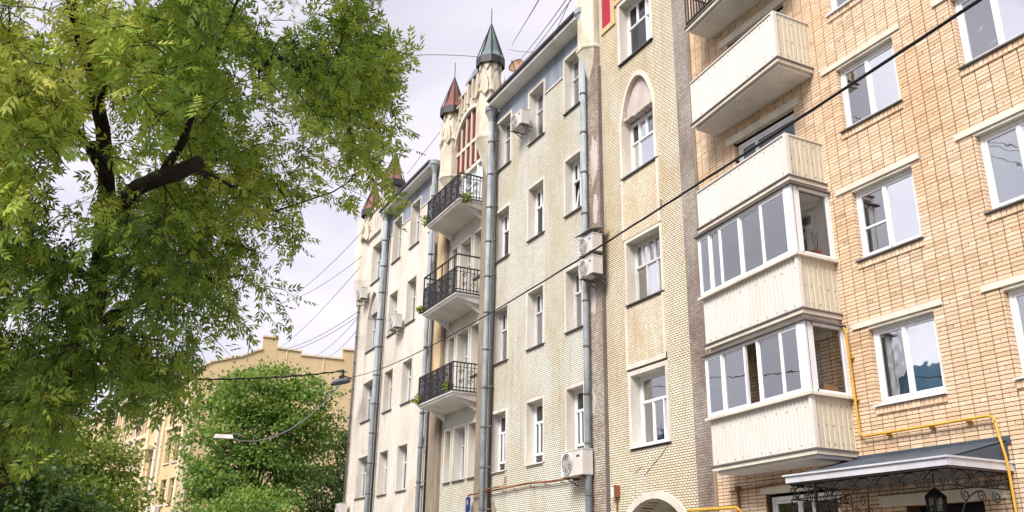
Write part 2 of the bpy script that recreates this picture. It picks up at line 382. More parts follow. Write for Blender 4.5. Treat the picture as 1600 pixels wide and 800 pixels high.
# ------------------------------------------------------------------ windows
def window(bld, x0, x1, z0, z1, y, rows, mat='pvc', fr=.06, panes=('glass_mid',), curtain=None, sillmat='grey_sill', casing=None, cas_w=.1, open_pane=None, y_face=0, sill_over=.06, name='window', sill=True, bottom_case=False, dark=False):
    """rows: list of (height fraction, [width fractions]) from the bottom up; window is the frame, its pieces its children"""
    f = MB(); d = .07; W_, H_ = x1-x0, z1-z0
    f.box(x0, x0+fr, y, y+d, z0, z1); f.box(x1-fr, x1, y, y+d, z0, z1)
    f.box(x0+fr, x1-fr, y, y+d, z0, z0+fr); f.box(x0+fr, x1-fr, y, y+d, z1-fr, z1)
    pl = []; zz = z0+fr; Hi = H_-2*fr; Wi = W_-2*fr; bar = fr*.8; sash = MB(); k = 0
    for ri, (hf, ws) in enumerate(rows):
        zt = zz+Hi*hf
        if ri < len(rows)-1: f.box(x0+fr, x1-fr, y-.012, y+d-.005, zt-bar/2, zt+bar/2)
        xx = x0+fr
        for ci, wf in enumerate(ws):
            xt = xx+Wi*wf
            if ci < len(ws)-1: f.box(xt-bar/2, xt+bar/2, y-.006, y+d-.01, zz+bar/2, zt-bar/2)
            pl.append((xx, xt, zz, zt, ri, ci)); xx = xt
        zz = zt
    root = part(name, f, mat, bld)
    for i, (a, b, p, q, ri, ci) in enumerate(pl):
        gm = panes[i % len(panes)]
        s_ = fr*.45
        if open_pane == (ri, ci):        # tilted inwards
            g = MB(); t = .16
            for (u, v_) in (((a+s_, p+s_), (a+s_, q-s_)), ((b-s_, p+s_), (b-s_, q-s_))):
                g.bar((u[0], y+.05, u[1]), (v_[0], y+.05+t, v_[1]), .05, .05)
            g.bar((a+s_, y+.05+t, q-s_), (b-s_, y+.05+t, q-s_), .05); g.bar((a+s_, y+.05, p+s_), (b-s_, y+.05, p+s_), .05)
            part('sash', g, mat, root)
            g = MB(); g.hexa([(a+s_, y+.05, p+s_), (b-s_, y+.05, p+s_), (b-s_, y+.056, p+s_), (a+s_, y+.056, p+s_), (a+s_, y+.05+t, q-s_), (b-s_, y+.05+t, q-s_), (b-s_, y+.056+t, q-s_), (a+s_, y+.056+t, q-s_)])
            part('pane', g, gm, root); continue
        if (q-p) > .25 and (b-a) > .16:
            sash.box(a+.004, a+s_+.02, y+.01, y+d-.02, p+.004, q-.004); sash.box(b-s_-.02, b-.004, y+.01, y+d-.02, p+.004, q-.004)
            sash.box(a+s_+.02, b-s_-.02, y+.01, y+d-.02, p+.004, p+s_+.02); sash.box(a+s_+.02, b-s_-.02, y+.01, y+d-.02, q-s_-.02, q-.004)
        g = MB().box(a+.005, b-.005, y+.035, y+.041, p+.005, q-.005); part('pane', g, gm, root)
    if sash.v: part('sash', sash, mat, root)
    if curtain:
        for (cm, a, b, p) in curtain:
            c = MB(); xa, xb = lerp(x0, x1, a), lerp(x0, x1, b); n = max(6, int((xb-xa)/.035))
            vs = []
            for i in range(n+1):
                x = lerp(xa, xb, i/n); yy = y+.22+.025*math.sin(i*1.7)+.01*math.sin(i*.6)
                vs += [(x, yy, lerp(z0, z1, p)), (x, yy, z1-.03)]
            c.add(vs, [(2*i, 2*i+2, 2*i+3, 2*i+1) for i in range(n)]); part('curtain', c, cm, root)
    if sill:
        sx = sill_over
        g = MB(); g.hexa([(x0-sx, y_face-.07, z0-.055), (x1+sx, y_face-.07, z0-.055), (x1+sx, y, z0-.04), (x0-sx, y, z0-.04),
                          (x0-sx, y_face-.07, z0-.03), (x1+sx, y_face-.07, z0-.03), (x1+sx, y, z0-.002), (x0-sx, y, z0-.002)])
        if sx > .001:
            g = MB(); g.box(x0-sx, x1+sx, y_face-.075, y_face-.004, z0-.055, z0-.025); g.hexa([(x0+.001, y_face-.004, z0-.045), (x1-.001, y_face-.004, z0-.045), (x1-.001, y, z0-.03), (x0+.001, y, z0-.03), (x0+.001, y_face-.004, z0-.024), (x1-.001, y_face-.004, z0-.024), (x1-.001, y, z0-.002), (x0+.001, y, z0-.002)])
        part('sill', g, sillmat, root)
    if casing:
        c = MB(); w_ = cas_w; yy = y_face-.028
        # the casing lines the reveal as well
        c.box(x0-w_, x0, yy, y, z0-.02, z1+w_); c.box(x1, x1+w_, yy, y, z0-.02, z1+w_); c.box(x0, x1, yy, y, z1, z1+w_)
        if bottom_case: c.box(x0-w_, x1+w_, yy, y_face-.004, z0-.2, z0-.057)
        part('casing', c, casing, root)
    return root
# ================================================================== SETTING: ground, road, pavements
struct('ground', MB().box(-400, 400, -400, 400, -.6, -.02), 'grass_soil')
struct('road', MB().box(-400, 400, -11.0, -3.4, -.016, -.012), 'asphalt')
pv = MB(); pv.box(-43.9, 60, -3.2, -.02, -.018, .12); struct('pavement', pv, 'pavement')
pv = MB(); pv.box(-400, 60, -16.2, -11.2, -.018, .10); struct('pavement', pv, 'pavement')
kb = MB()
for i in range(104): kb.box(-44+i, -44+i+.985, -3.4, -3.203, -.017, .135)
o = struct('kerb', kb, 'kerb_stone')

# ================================================================== OLD TILED BUILDING
old = thing('old_apartment_building', 'long old apartment house in pale glazed tiles with turrets and iron balconies', 'building', (-30, 0, 0))
TOP = 18.55
SILL = [4.92, 8.58, 12.34, 15.97]; HEAD = [6.93, 10.58, 14.32, 18.08]
CW = .1
holesR, holesL, holesC, holesB, holesA = [], [], [], [], []
colsR = [(-27.45, -26.2), (-24.93, -23.68), (-22.44, -21.3)]
colsL = [(-38.98, -37.66), (-36.6, -35.28), (-34.2, -33.42)]
pat2 = lambda n: [(.66, [.5, .5]), (.34, [1/n]*n)]
def cur(k=0):
    r = random.random()
    if r < .35: return [('curtain_white', .02, .4, .02), ('curtain_white', .62, .98, .02)]
    if r < .6: return [('curtain_white', .02, .98, .05)]
    if r < .72: return [('curtain_blue', .05, .55, .02)]
    return None
DY = .26
for (a, b) in colsR:
    for r in range(4):
        x0, x1, z0, z1 = a+CW, b-CW, SILL[r], HEAD[r]-CW
        holesR.append((a+.002, b-.002, z0-.02, z1+CW-.002))
        if r == 0: rows = [(.13, [.62, .38]), (.55, [.28, .34, .38]), (.32, [.62, .38])]; gm = ('glass_dark',); m = 'pvc'
        else: rows = [(.64, [.5, .5]), (.36, [.33, .33, .34] if r < 3 else [.5, .5])]; gm = [('glass_mid',), ('glass_mid', 'glass_bright', 'glass_dark'), ('glass_dark', 'glass_mid')][r % 3]; m = 'old_wood_paint' if r != 2 else 'pvc'
        window(old, x0, x1, z0, z1, DY, rows, m, .065, gm, cur() if r else None, casing='white_plaster', cas_w=CW, sillmat='grey_sill' if r else 'white_plaster', sill_over=.06 if r else .0005,
               open_pane=(0, 0) if (r == 2 and a == -22.44) else None)
for i, (a, b) in enumerate(colsL):
    for r in range(4):
        z0, z1 = SILL[r]+(.06 if r < 2 else -.12), HEAD[r]-CW
        holesL.append((a+.002, b-.002, z0-.02, z1+CW-.002))
        window(old, a+CW, b-CW, z0, z1, DY, [(.64, [.5, .5] if i < 2 else [1]), (.36, [.33, .33, .34] if i < 2 else [.5, .5])], 'old_wood_paint', .06, [('glass_mid', 'glass_dark'), ('glass_dark',)][(i+r) % 2], cur(), casing='white_plaster', cas_w=CW)
part('wall', wall(MB(), -28.0, -21.15, 0, 17.45, holesR), 'cream_tile', old)
part('wall', wall(MB(), -28.0, -21.15, 17.45, TOP, holesR, .004, .5), 'blue_plaster', old, label='faded blue plaster band under the eaves')
part('wall', wall(MB(), -40.0, -33.3, 0, 17.45, holesL), 'pale_tile', old, label='pale washed tile wall')
part('wall', wall(MB(), -40.0, -33.3, 17.45, TOP, holesL, .004, .5), 'blue_plaster', old, label='flaking blue plaster band under the eaves')
lm = MB()
for xs in ((-26.2, -24.93), (-23.68, -22.44)): lm.box(xs[0], xs[1], -.035, -.003, 17.40, 17.46)
for xs in ((-37.66, -36.6), (-35.28, -34.2), (-39.9, -38.98)): lm.box(xs[0], xs[1], -.035, -.003, 17.40, 17.46)
part('string_course', lm, 'white_plaster', old)
# cornice, gutter and roof over the two long stretches
for x0, x1 in ((-27.35, -20.95), (-39.9, -33.35)):
    c = MB(); c.prism([(0, 0), (0, 1), (1, 1)], 0, 0) if False else None
    c = MB(); c.hexa([(x0, -.46, TOP+.10), (x1, -.46, TOP+.10), (x1, .5, TOP), (x0, .5, TOP), (x0, -.46, TOP+.22), (x1, -.46, TOP+.22), (x1, .5, TOP+.22), (x0, .5, TOP+.22)])
    part('cornice', c, 'cornice_white', old)
    c = MB(); c.box(x0, x1, -.54, -.4, TOP+.222, TOP+.30); c.box(x0, x1, -.5, -.42, TOP+.31, TOP+.38)
    part('gutter', c, 'roof_metal', old)
    c = MB(); c.hexa([(x0, -.41, TOP+.225), (x1, -.41, TOP+.225), (x1, 6, TOP+.225), (x0, 6, TOP+.225), (x0, -.41, TOP+.30), (x1, -.41, TOP+.30), (x1, 6, TOP+1.9), (x0, 6, TOP+1.9)])
    part('roof', c, 'roof_metal', old)
# back, floors inside (rooms seen through the glass)
c = MB(); c.box(-43.7, -15.95, 11.5, 12, 0, 18.5)
part('rear_wall', c, 'yellow_wall', old)
c = MB(); c.box(-43.7, -42.9, .5, 11.5, 0, 20.0); part('end_wall', c, 'white_plaster', old)
c = MB(); c.box(-42.88, -15.97, 5, 5.2, 0, 18.4)
for z in (3.95, 7.55, 11.3, 14.95, 18.42): c.box(-42.88, -15.97, .51, 4.99, z, z+.12)
for x in (-40, -37.15, -34.8, -33.2, -28.0, -25.5, -23.1, -20.3): c.box(x-.06, x+.06, .52, 4.98, .1, 18.4)
part('room_walls', c, 'interior', old)

# ---- near bay (pilaster strips, red panels, pointed niche, passage arch)
BX0, BX1 = -20.2, -16.5; WX0, WX1 = -19.19, -17.45
AR = round_arch(-19.66, -16.84, 2.25, 1.24)
nic = ogive(WX0+.1, WX1-.1, 14.0, 15.24)
niO = ogive(WX0, WX1, 14.0, 15.40)
hb = [(-19.66, -16.84, -1, 3.6), (WX0+.002, WX1-.002, 4.7, 6.78), (WX0+.002, WX1-.002, 8.52, 10.44), (WX0+.04, WX1-.04, 12.3, 15.36), (WX0+.002, WX1-.002, 15.97, 18.2), (-20.05, -19.5, 17.8, 30), (-19.3, -17.2, 18.2, 30)]
m = wall(MB(), BX0, BX1, 0, 20.6, hb)
arch_wall(m, AR, 3.6, 0, .5)
arch_wall(m, ogive(WX0+.04, WX1-.04, 14.0, 15.33), 15.36, 0, .5)
# panels between the thin strips are a different tile and set 3 cm back
part('wall', m, 'buff_tile', old, label='buff tiled wall of the near bay')
IN0, IN1 = WX0+.08, WX1-.08
p = MB()
for z0, z1 in ((10.46, 12.24), (6.95, 8.46)): p.box(IN0, IN1, -.012, -.003, z0, z1)
part('tile_panel', p, 'panel_tile', old)
p = MB()
for x in (WX0, WX1-.08):
    for z0, z1 in ((6.8, 8.5), (10.45, 12.3)): p.box(x, x+.08, -.05, -.002, z0, z1)
p.box(WX0, WX1, -.045, -.013, 6.80, 6.94)
part('moulding', p, 'cream_paint', old)
p = MB(); p.band(round_arch(-19.64, -16.86, 2.25, 1.22), round_arch(-19.82, -16.68, 2.25, 1.40), -.06, .12)
p.box(-19.82, -19.64, -.06, .12, 0, 2.25); p.box(-16.86, -16.68, -.06, .12, 0, 2.25)
part('arch_band', p, 'white_plaster', old)
p = MB(); arch_wall(p, round_arch(-19.66, -16.84, 2.25, 1.24), 3.9, .5, 11.4); p.box(-19.9, -19.66, .5, 11.4, 0, 3.9); p.box(-16.84, -16.6, .5, 11.4, 0, 3.9)
part('passage_vault', p, 'cream_paint', old)
p = MB(); p.band(nic, niO, -.05, .30)
p.box(WX0, WX0+.1, -.05, .30, 12.3, 14.0); p.box(WX1-.1, WX1, -.05, .30, 12.3, 14.0)
part('pointed_casing', p, 'cream_paint', old)
p = MB(); arch_wall(p, [(x, 14.12) for x, z in nic], 14.13, .12, .3) if False else None
tp = [(x, z) for x, z in nic if z > 14.13]
p = MB(); p.prism([(tp[0][0], 14.13)]+tp+[(tp[-1][0], 14.13)], .09, .3)
for i in range(9):                         # broken ledge at the foot of the tympanum
    xx = lerp(WX0+.1, WX1-.1, i/9); p.box(xx, xx+.16, .03, .3, 14.13-.05*random.random(), 14.16+.08*random.random())
part('tympanum', p, 'pink_plaster', old)
window(old, WX0+.1, WX1-.1, 12.34, 14.08, DY+.02, [(.62, [.24, .5, .26]), (.38, [.25, .25, .25, .25])], 'pvc', .06, ('glass_bright', 'glass_bright', 'glass_mid', 'glass_dark', 'glass_bright', 'glass_mid', 'glass_bright'), [('curtain_white', .02, .98, .0)], y_face=0, sill_over=.1)
window(old, WX0+.12, WX1-.08, 8.58, 10.34, DY, [(.6, [.34, .33, .33]), (.4, [.2, .2, .2, .2, .2])], 'old_wood_paint', .065, ('glass_mid', 'glass_bright', 'glass_mid'), [('curtain_blue', .02, .3, .0), ('curtain_white', .4, .98, .0)], casing='cream_paint', cas_w=.08)
window(old, WX0+.14, WX1-.1, 4.80, 6.62, DY+.02, [(.63, [.34, .33, .33]), (.37, [1])], 'pvc', .06, ('glass_mid', 'glass_mid', 'glass_dark', 'glass_mid'), [('curtain_blue', .02, .6, .0)], casing='white_plaster', cas_w=.12, sillmat='pvc', open_pane=(0, 2), sill_over=.12)
window(old, WX0+.14, WX1-.1, 16.05, 18.06, DY+.02, [(.62, [.64, .36]), (.38, [.32, .32, .36])], 'pvc', .06, ('glass_dark', 'glass_bright', 'glass_dark'), [('curtain_white', .3, .6, .0)], casing='white_plaster', cas_w=.12, sill_over=.1)
p = MB(); p.box(WX0-.1, WX1+.2, -.055, .3, 18.2, 18.38); p.box(-20.06, -19.28, -.045, .3, 17.62, 17.8); p.box(-19.5, -19.3, -.045, .3, 17.8, 20.4); p.box(-18.4, -18.28, -.04, .3, 18.38, 20.4)
part('moulding', p, 'peach_plaster', old)
pan = MB()
for i in range(4): pan.box(-20.05+.1375*i, -20.05+.1375*(i+1)-.012, .02, .1, 17.8, 20.4)
part('crimson_panel', pan, 'crimson_panel', old)
part('rose_panel', MB().box(-19.3, -18.4, .03, .1, 18.38, 20.4), 'rose_panel', old); part('rose_panel', MB().box(-18.28, -17.25, .03, .1, 18.38, 20.4), 'rose_panel', old)
p = MB(); p.box(-21.15, -20.2, -.10, .5, 0, 17.3); part('pilaster', p, 'brown_tile', old, label='worn brown tiled pilaster beside the drainpipe')
p = MB(); p.box(-20.205, -20.17, -.11, -.001, 3.0, 16.6); part('seam_strip', p, 'soffit_grey', old)
p = MB(); p.box(-16.5, -15.95, -.05, .5, 0, 20.6); part('pilaster', p, 'grey_tile', old, label='grey tiled pilaster at the joint with the brick block')
# crown parapet
for x0, x1, zc in ((-20.2, -15.95, 20.6), (-43.7, -40.0, 19.8)):
    p = MB(); p.box(x0, x1, -.08, .55, zc, zc+.15); part('coping', p, 'white_plaster', old)
def patch(cx, cz, rx, rz, mat='dark_plaster', y=-.006):
    n = 16; q = [(cx+rx*math.cos(2*math.pi*i/n)*random.uniform(.6, 1.1), cz+rz*math.sin(2*math.pi*i/n)*random.uniform(.6, 1.1)) for i in range(n)]
    part('bare_patch', MB().prism(q, y, .0), mat, old)
for a_ in ((-18.1, 10.72, .7, .14), (-17.5, 10.9, .12, .3), (-19.0, 12.15, .3, .1), (-27.2, 3.7, .3, .35)): patch(*a_)
for a_ in ((-20.7, 9.2, .2, .6), (-20.5, 13.5, .22, .9), (-20.8, 6.2, .18, .5), (-20.45, 11.9, .16, .5)): patch(*a_, mat='pink_plaster', y=-.106)
# cracks in the plaster
p = MB()
for pts in ([(-18.6, 4.05), (-18.15, 4.32), (-17.9, 4.45), (-17.5, 4.75)], [(-19.0, 4.15), (-18.7, 4.28), (-18.6, 4.2)]):
    p.tube([(x, -.003, z) for x, z in pts], .012, 4)
part('crack', p, 'dark_plaster', old)
# ---- far bay
AX0, AX1 = -42.12, -40.42
hA = [(AX0+.002, AX1-.002, SILL[0]+.1, 7.0), (AX0+.002, AX1-.002, 8.6, 10.6), (AX0+.04, AX1-.04, 12.05, 15.16), (AX0+.002, AX1-.002, 15.6, 17.8)]
nA = ogive(AX0+.1, AX1-.1, 13.8, 15.05); nAo = ogive(AX0, AX1, 13.8, 15.2)
m = wall(MB(), -43.6, -40.0, 0, 19.8, hA); arch_wall(m, ogive(AX0+.04, AX1-.04, 13.8, 15.13), 15.16, 0, .5)
part('wall', m, 'pale_tile', old, label='pale tiled wall of the far bay')
p = MB(); p.band(nA, nAo, -.05, .25); p.box(AX0, AX0+.1, -.05, .25, 12.05, 13.8); p.box(AX1-.1, AX1, -.05, .25, 12.05, 13.8); part('pointed_casing', p, 'white_plaster', old)
tp = [(x, z) for x, z in nA if z > 14.0]; p = MB(); p.prism([(tp[0][0], 14.0)]+tp+[(tp[-1][0], 14.0)], .09, .3); part('tympanum', p, 'pink_plaster', old)
window(old, AX0+.1, AX1-.1, 12.1, 13.95, DY, [(.62, [.25, .5, .25]), (.38, [.33, .33, .34])], 'old_wood_paint', .06, ('glass_mid',), cur())
for z0, z1 in ((5.05, 6.9), (8.62, 10.5), (15.65, 17.7)):
    window(old, AX0+CW, AX1-CW, z0, z1, DY, [(.62, [.3, .4, .3]), (.38, [.5, .5])], 'old_wood_paint', .06, ('glass_mid', 'glass_dark', 'glass_mid'), cur(), casing='white_plaster')
p = MB()
for x in (AX0, AX1-.07): p.box(x, x+.07, -.05, -.002, 3, 5.0); p.box(x, x+.07, -.05, -.002, 7.0, 8.6); p.box(x, x+.07, -.05, -.002, 10.6, 12.05)
p.box(-43.3, -40.1, -.12, -.002, 18.3, 18.42)
for i in range(9):
    x = -43.2+i*.385; p.box(x, x+.1, -.05, -.002, 18.45, 19.6)
part('moulding', p, 'white_plaster', old)
p = MB(); p.box(-43.72, -43.3, -.07, .3, 0, 14.9); p.lathe(-43.5, .05, [(.3, 14.9), (.55, 16.2), (.55, 19.6)], 8)
part('corner_pier', p, 'white_plaster', old)
p = MB(); p.lathe(-39.95, .1, [(.05, 16.4), (.42, 17.5), (.42, 19.6)], 8, R(22.5))
part('corner_pier', p, 'white_plaster', old)
p = MB(); p.lathe(-20.72, .02, [(.02, 16.1), (.46, 17.3), (.5, 17.35), (.5, 17.42), (.44, 17.5), (.44, 20.6)], 8, R(22.5))
part('corner_pier', p, 'turret_plaster', old, label='white half column ending in a pointed corbel')
p = MB(); p.lathe(-15.95, .02, [(.02, 16.9), (.46, 18.3), (.44, 20.6)], 8, R(22.5)); part('corner_pier', p, 'turret_plaster', old)

def turret(x, y, z, r, hcone, mat, drop=3.2, tail=2.2, rc=1.55):
    t = MB(); t.lathe(x, y, [(r*.1, z-drop-tail), (r*1.12, z-drop-tail*.42), (r*1.22, z-drop-tail*.38), (r*1.22, z-drop-tail*.34), (r*1.15, z-drop-tail*.3), (r*1.15, z-1.7), (r*1.3, z-1.6), (r*.95, z-1.05), (r*.9, z+.05)], 8, R(22.5))
    for k in range(8):                     # pointed lancet blades around the shaft
        a = R(45*k); ca, sa = math.cos(a), math.sin(a)
        for (r0, w_, za, zb, zc) in ((r*1.22, r*.30, z-1.75, z-1.25, z-.75), (r*.9, r*.22, z-.55, z-.3, z)):
            c = Vector((x+ca*r0, y+sa*r0, 0)); tn = Vector((-sa, ca, 0))*w_; n = Vector((ca, sa, 0))*.05
            q = [c-tn+Vector((0, 0, za+.12)), c+Vector((0, 0, za-.08)), c+tn+Vector((0, 0, za+.12)), c+tn*.9+Vector((0, 0, zb)), c+Vector((0, 0, zc)), c-tn*.9+Vector((0, 0, zb))]
            t.add([p_-n*.6 for p_ in q]+[p_+n for p_ in q], [(11, 10, 9, 8, 7, 6), (0, 1, 2, 3, 4, 5)]+[(i, (i+1) % 6, (i+1) % 6+6, i+6) for i in range(6)])
    o = part('turret', t, 'turret_plaster', old)
    c = MB(); R0 = r*rc
    c.lathe(x, y, [(R0*.9, z-.02), (R0, z), (R0*1.0, z+.05), (R0*.72, z+.32), (.03, z+hcone)], 8, R(22.5)); part('spire_roof', c, mat, o)
    c = MB(); c.lathe(x, y, [(R0*.99, z-.32), (R0*1.03, z-.32), (R0*1.03, z-.0), (R0*.99, z)], 8, R(22.5), caps=False)
    for k in range(8):
        a = R(22.5+45*k); c.bar((x+math.cos(a)*R0, y+math.sin(a)*R0, z+.045), (x, y, z+hcone+.02), .035)
    part('spire_rim', c, 'dark_metal', o)
    c = MB(); c.tube([(x, y, z+hcone-.05), (x, y, z+hcone+.75)], .018, 5); part('finial', c, 'dark_metal', o)
turret(-28.08, -.08, 21.15, .45, 1.75, 'green_tin', 2.7, 2.4, 1.25)
turret(-32.2, .1, 20.95, .41, 1.7, 'red_tin', 2.9, 1.2, 1.38)
for x, zz in ((-43.05, 20.1), (-39.95, 20.6)): turret(x, .15, zz, .42, 1.7, 'red_tin', 1.0, .6, 1.45)
for x in (-20.72, -15.95): turret(x, .15, 21.4, .42, 1.8, 'red_tin', 1.2, .6, 1.45)

# ---- centre bay
CX0, CX1 = -32.05, -28.7
c3 = [(-31.75, -31.05), (-30.93, -29.72), (-29.58, -28.8)]
hc = []
for r in range(3):
    for i, (a, b) in enumerate(c3): hc.append((a+.002, b-.002, (SILL[r]-.02) if (r == 0 or i != 1) else SILL[r]-.85, HEAD[r]))
hc.append((-31.8, -28.8, 15.2, 20.3))
m = wall(MB(), CX0, CX1, 0, 20.3, hc, .12, .6)
ARW = round_arch(-31.8, -28.8, 18.55, 1.55)
arch_wall(m, ARW, 20.3, .12, .6)
part('wall', m, 'cream_tile', old, label='tiled wall behind the iron balconies')
for r in range(3):
    for i, (a, b) in enumerate(c3):
        if i != 1: window(old, a+.09, b-.09, SILL[r]+.02, HEAD[r]-.1, .42, [(.64, [1]), (.36, [1])], 'old_wood_paint', .05, ('glass_mid',), None, casing='white_plaster', cas_w=.09, y_face=.12)
        else:
            z0 = SILL[r]+.02 if r == 0 else SILL[r]-.83
            window(old, a+.1, b-.1, z0, HEAD[r]-.1, .42, [(.68, [.5, .5]), (.32, [.33, .33, .34])], 'old_wood_paint', .06, ('glass_mid', 'glass_dark', 'glass_mid'), cur(), casing='white_plaster', cas_w=.1, y_face=.12, name='window' if r == 0 else 'balcony_door')
# attic: white joinery below, red arched lights above
p = MB()
p.box(-31.8, -28.8, .18, .34, 17.32, 17.46); p.box(-31.8, -28.8, .15, .34, 18.48, 18.62)
part('transom', p, 'cream_paint', old)
for a, b, nm in ((-31.75, -31.1, 'window'), (-31.0, -29.7, 'balcony_door'), (-29.6, -28.85, 'window')):
    window(old, a, b, 15.25, 17.3, .3, [(.7, [.5, .5] if nm != 'window' else [1]), (.3, [.5, .5] if nm != 'window' else [1])], 'pvc', .07, ('glass_mid', 'glass_bright'), None, sill=False, name=nm)
part('pier', MB().box(-31.1, -31.0, .2, .5, 15.2, 17.32).box(-29.7, -29.6, .2, .5, 15.2, 17.32), 'white_paint', old)
pw = (31.8-28.8)/6
for i in range(6):
    a, b = -31.8+pw*i, -31.8+pw*(i+1)
    part('red_light', MB().box(a+.035, b-.035, .2, .24, 17.48, 18.46), 'brick_red_panel', old)
    n = 5; cv = []
    for k in range(n+1):
        x = lerp(a+.05, b-.05, k/n); u = (x+30.3)/1.5; cv.append((x, 18.55+1.55*math.sqrt(max(0, 1-u*u))))
    part('red_light', MB().prism([(a+.05, 18.64)]+[(x, max(z-.03, 18.66)) for x, z in cv]+[(b-.05, 18.64)], .2, .24), 'brick_red_panel', old)
p = MB()
for i in range(7):
    x = -31.8+pw*i; u = min(1, abs(x+30.3)/1.5); zt = 18.55+1.55*math.sqrt(max(0, 1-u*u))
    p.box(x-.04, x+.04, .14, .26, 17.47, 18.475); 
    if zt > 18.8: p.box(x-.035, x+.035, .14, .26, 18.63, zt-.02)
p.band(round_arch(-31.78, -28.82, 18.55, 1.5), round_arch(-31.86, -28.74, 18.55, 1.66), .05, .36)
part('glazing_bars', p, 'cream_paint', old)
# stepped gable above the arch
p = MB()
for x0, x1, z1 in ((-32.0, -31.35, 20.75), (-31.35, -30.7, 21.1), (-30.7, -28.4, 21.45)):
    p.box(x0, x1, .13, .55, 20.3, z1); 
for x0, x1, z1 in ((-32.0, -31.35, 20.75), (-31.35, -30.7, 21.1)): p.box(x0-.04, x1, .02, .6, z1, z1+.09)
part('gable', p, 'turret_plaster', old)
p = MB(); p.prism([(-30.75, 21.45), (-29.9, 21.75), (-29.3, 21.75), (-28.4, 21.45)], .0, .65); part('gable_cap', p, 'galvanised', old)
p = MB()
for x in (-30.55, -30.05, -29.55, -29.05): p.box(x-.07, x+.07, .02, .14, 20.45, 21.42)
for x in (-31.9, -31.4): p.box(x-.05, x+.05, .04, .14, 20.1, 20.75)
for x in (-31.2, -30.85): p.box(x-.05, x+.05, .04, .14, 20.3, 21.1)
part('gable_rib', p, 'turret_plaster', old)
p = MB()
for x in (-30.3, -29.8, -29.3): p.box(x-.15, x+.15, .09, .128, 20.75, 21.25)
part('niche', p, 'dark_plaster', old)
p = MB(); p.box(-33.3, CX0, -.02, .5, 0, 17.0); part('pilaster', p, 'dark_plaster', old, label='stained concrete pilaster left of the iron balconies')
p = MB(); p.box(-32.9, -32.2, -.045, -.021, 9.2, 15.4); part('pilaster_facing', p, 'peach_plaster', old)
p = MB(); p.box(-33.3, CX0, -.0, .5, 17.0, 20.2); part('shoulder', p, 'turret_plaster', old)
p = MB(); p.box(CX1, -28.0, -.0, .5, 0, 17.0); part('pilaster', p, 'dark_plaster', old, label='stained plaster pilaster beside the drainpipe')
p = MB(); p.box(CX1, -28.0, .0, .5, 17.0, 20.3); part('shoulder', p, 'turret_plaster', old)

# iron balconies of the old building
def scroll(m, cx, cz, y, r, turns=1.4, a0=0, s=1, th=.012, ax=0, n=14):
    pts = []
    for i in range(n+1):
        t = i/n; a = a0+s*turns*2*math.pi*t; q = r*(1-.8*t)
        dx, dz = q*math.cos(a), q*math.sin(a)
        pts.append((cx+dx, y, cz+dz) if ax == 0 else (y, cx+dx, cz+dz))
    m.tube(pts, th, 4, False)
for zb, hr, extra in ((7.72, 1.0, 0), (11.36, .95, .5), (15.14, 1.0, 0)):
    x0, x1, yo = -32.0, -28.72, -.93
    s = MB(); s.hexa([(x0+.05, yo+.05, zb-.05), (x1-.05, yo+.05, zb-.05), (x1-.05, .11, zb-.22), (x0+.05, .11, zb-.22), (x0, yo, zb+.04), (x1, yo, zb+.04), (x1, .118, zb+.04), (x0, .118, zb+.04)])
    s.box(x0-.03, x1+.03, yo-.03, .115, zb+.045, zb+.10)
    b = part('balcony', s, 'balcony_concrete', old)
    g = MB(); g.box(x0-.05, x1+.05, yo-.05, yo+.1, zb+.101, zb+.14); g.box(x1-.1, x1+.05, yo+.1, .1, zb+.101, zb+.14)
    part('edge_flashing', g, 'iron_rail', b)
    g = MB(); zt = zb+.14+hr
    for a_, b_ in (((x0, yo), (x1, yo)), ((x0, yo), (x0, .1)), ((x1, yo), (x1, .1))):
        for z, t in ((zt, .045), (zb+.24, .03), (zt-.16, .02)): g.bar((*a_, z), (*b_, z), t)
        if extra: g.bar((*a_, zt+extra), (*b_, zt+extra), .05)
    part('handrail', g, 'iron_rail', b)
    g = MB(); n = 27
    for i in range(n+1):
        x = lerp(x0, x1, i/n); tall = extra and i % 5 == 0
        g.bar((x, yo, zb+.14), (x, yo, zt+(extra if tall else 0)), .028 if i % 5 else .045)
    for j in range(1, 7):
        y = lerp(yo, .05, j/7)
        for x in (x0, x1): g.bar((x, y, zb+.14), (x, y, zt), .026)
    part('balusters', g, 'iron_rail', b, kind='stuff')
    g = MB()
    for i in range(0, n, 3):
        x = lerp(x0, x1, (i+1.5)/n)
        for zc, sg in ((zb+.45, 1), (zb+.78, -1)):
            scroll(g, x-.06, zc, yo-.01, .075, 1.3, 0, sg, .013); scroll(g, x+.06, zc, yo-.01, .075, 1.3, math.pi, -sg, .013)
    for y in (-.62, -.25):
        for x in (x0, x1):
            for zc in (zb+.45, zb+.8): scroll(g, y, zc, x, .1, 1.3, 0, 1, .014, 1)
    part('scrollwork', g, 'iron_rail', b, kind='stuff')
    bs = MB()
    for x in (x0+.25, x1-.25): bs.prism([(0, 0)]*3, 0, 0) if False else bs.hexa([(x-.06, yo+.4, zb-.13), (x+.06, yo+.4, zb-.13), (x+.06, .1, zb-.5), (x-.06, .1, zb-.5), (x-.06, yo+.4, zb-.1), (x+.06, yo+.4, zb-.1), (x+.06, .1, zb-.2), (x-.06, .1, zb-.2)])
    part('bracket', bs, 'balcony_concrete', b)

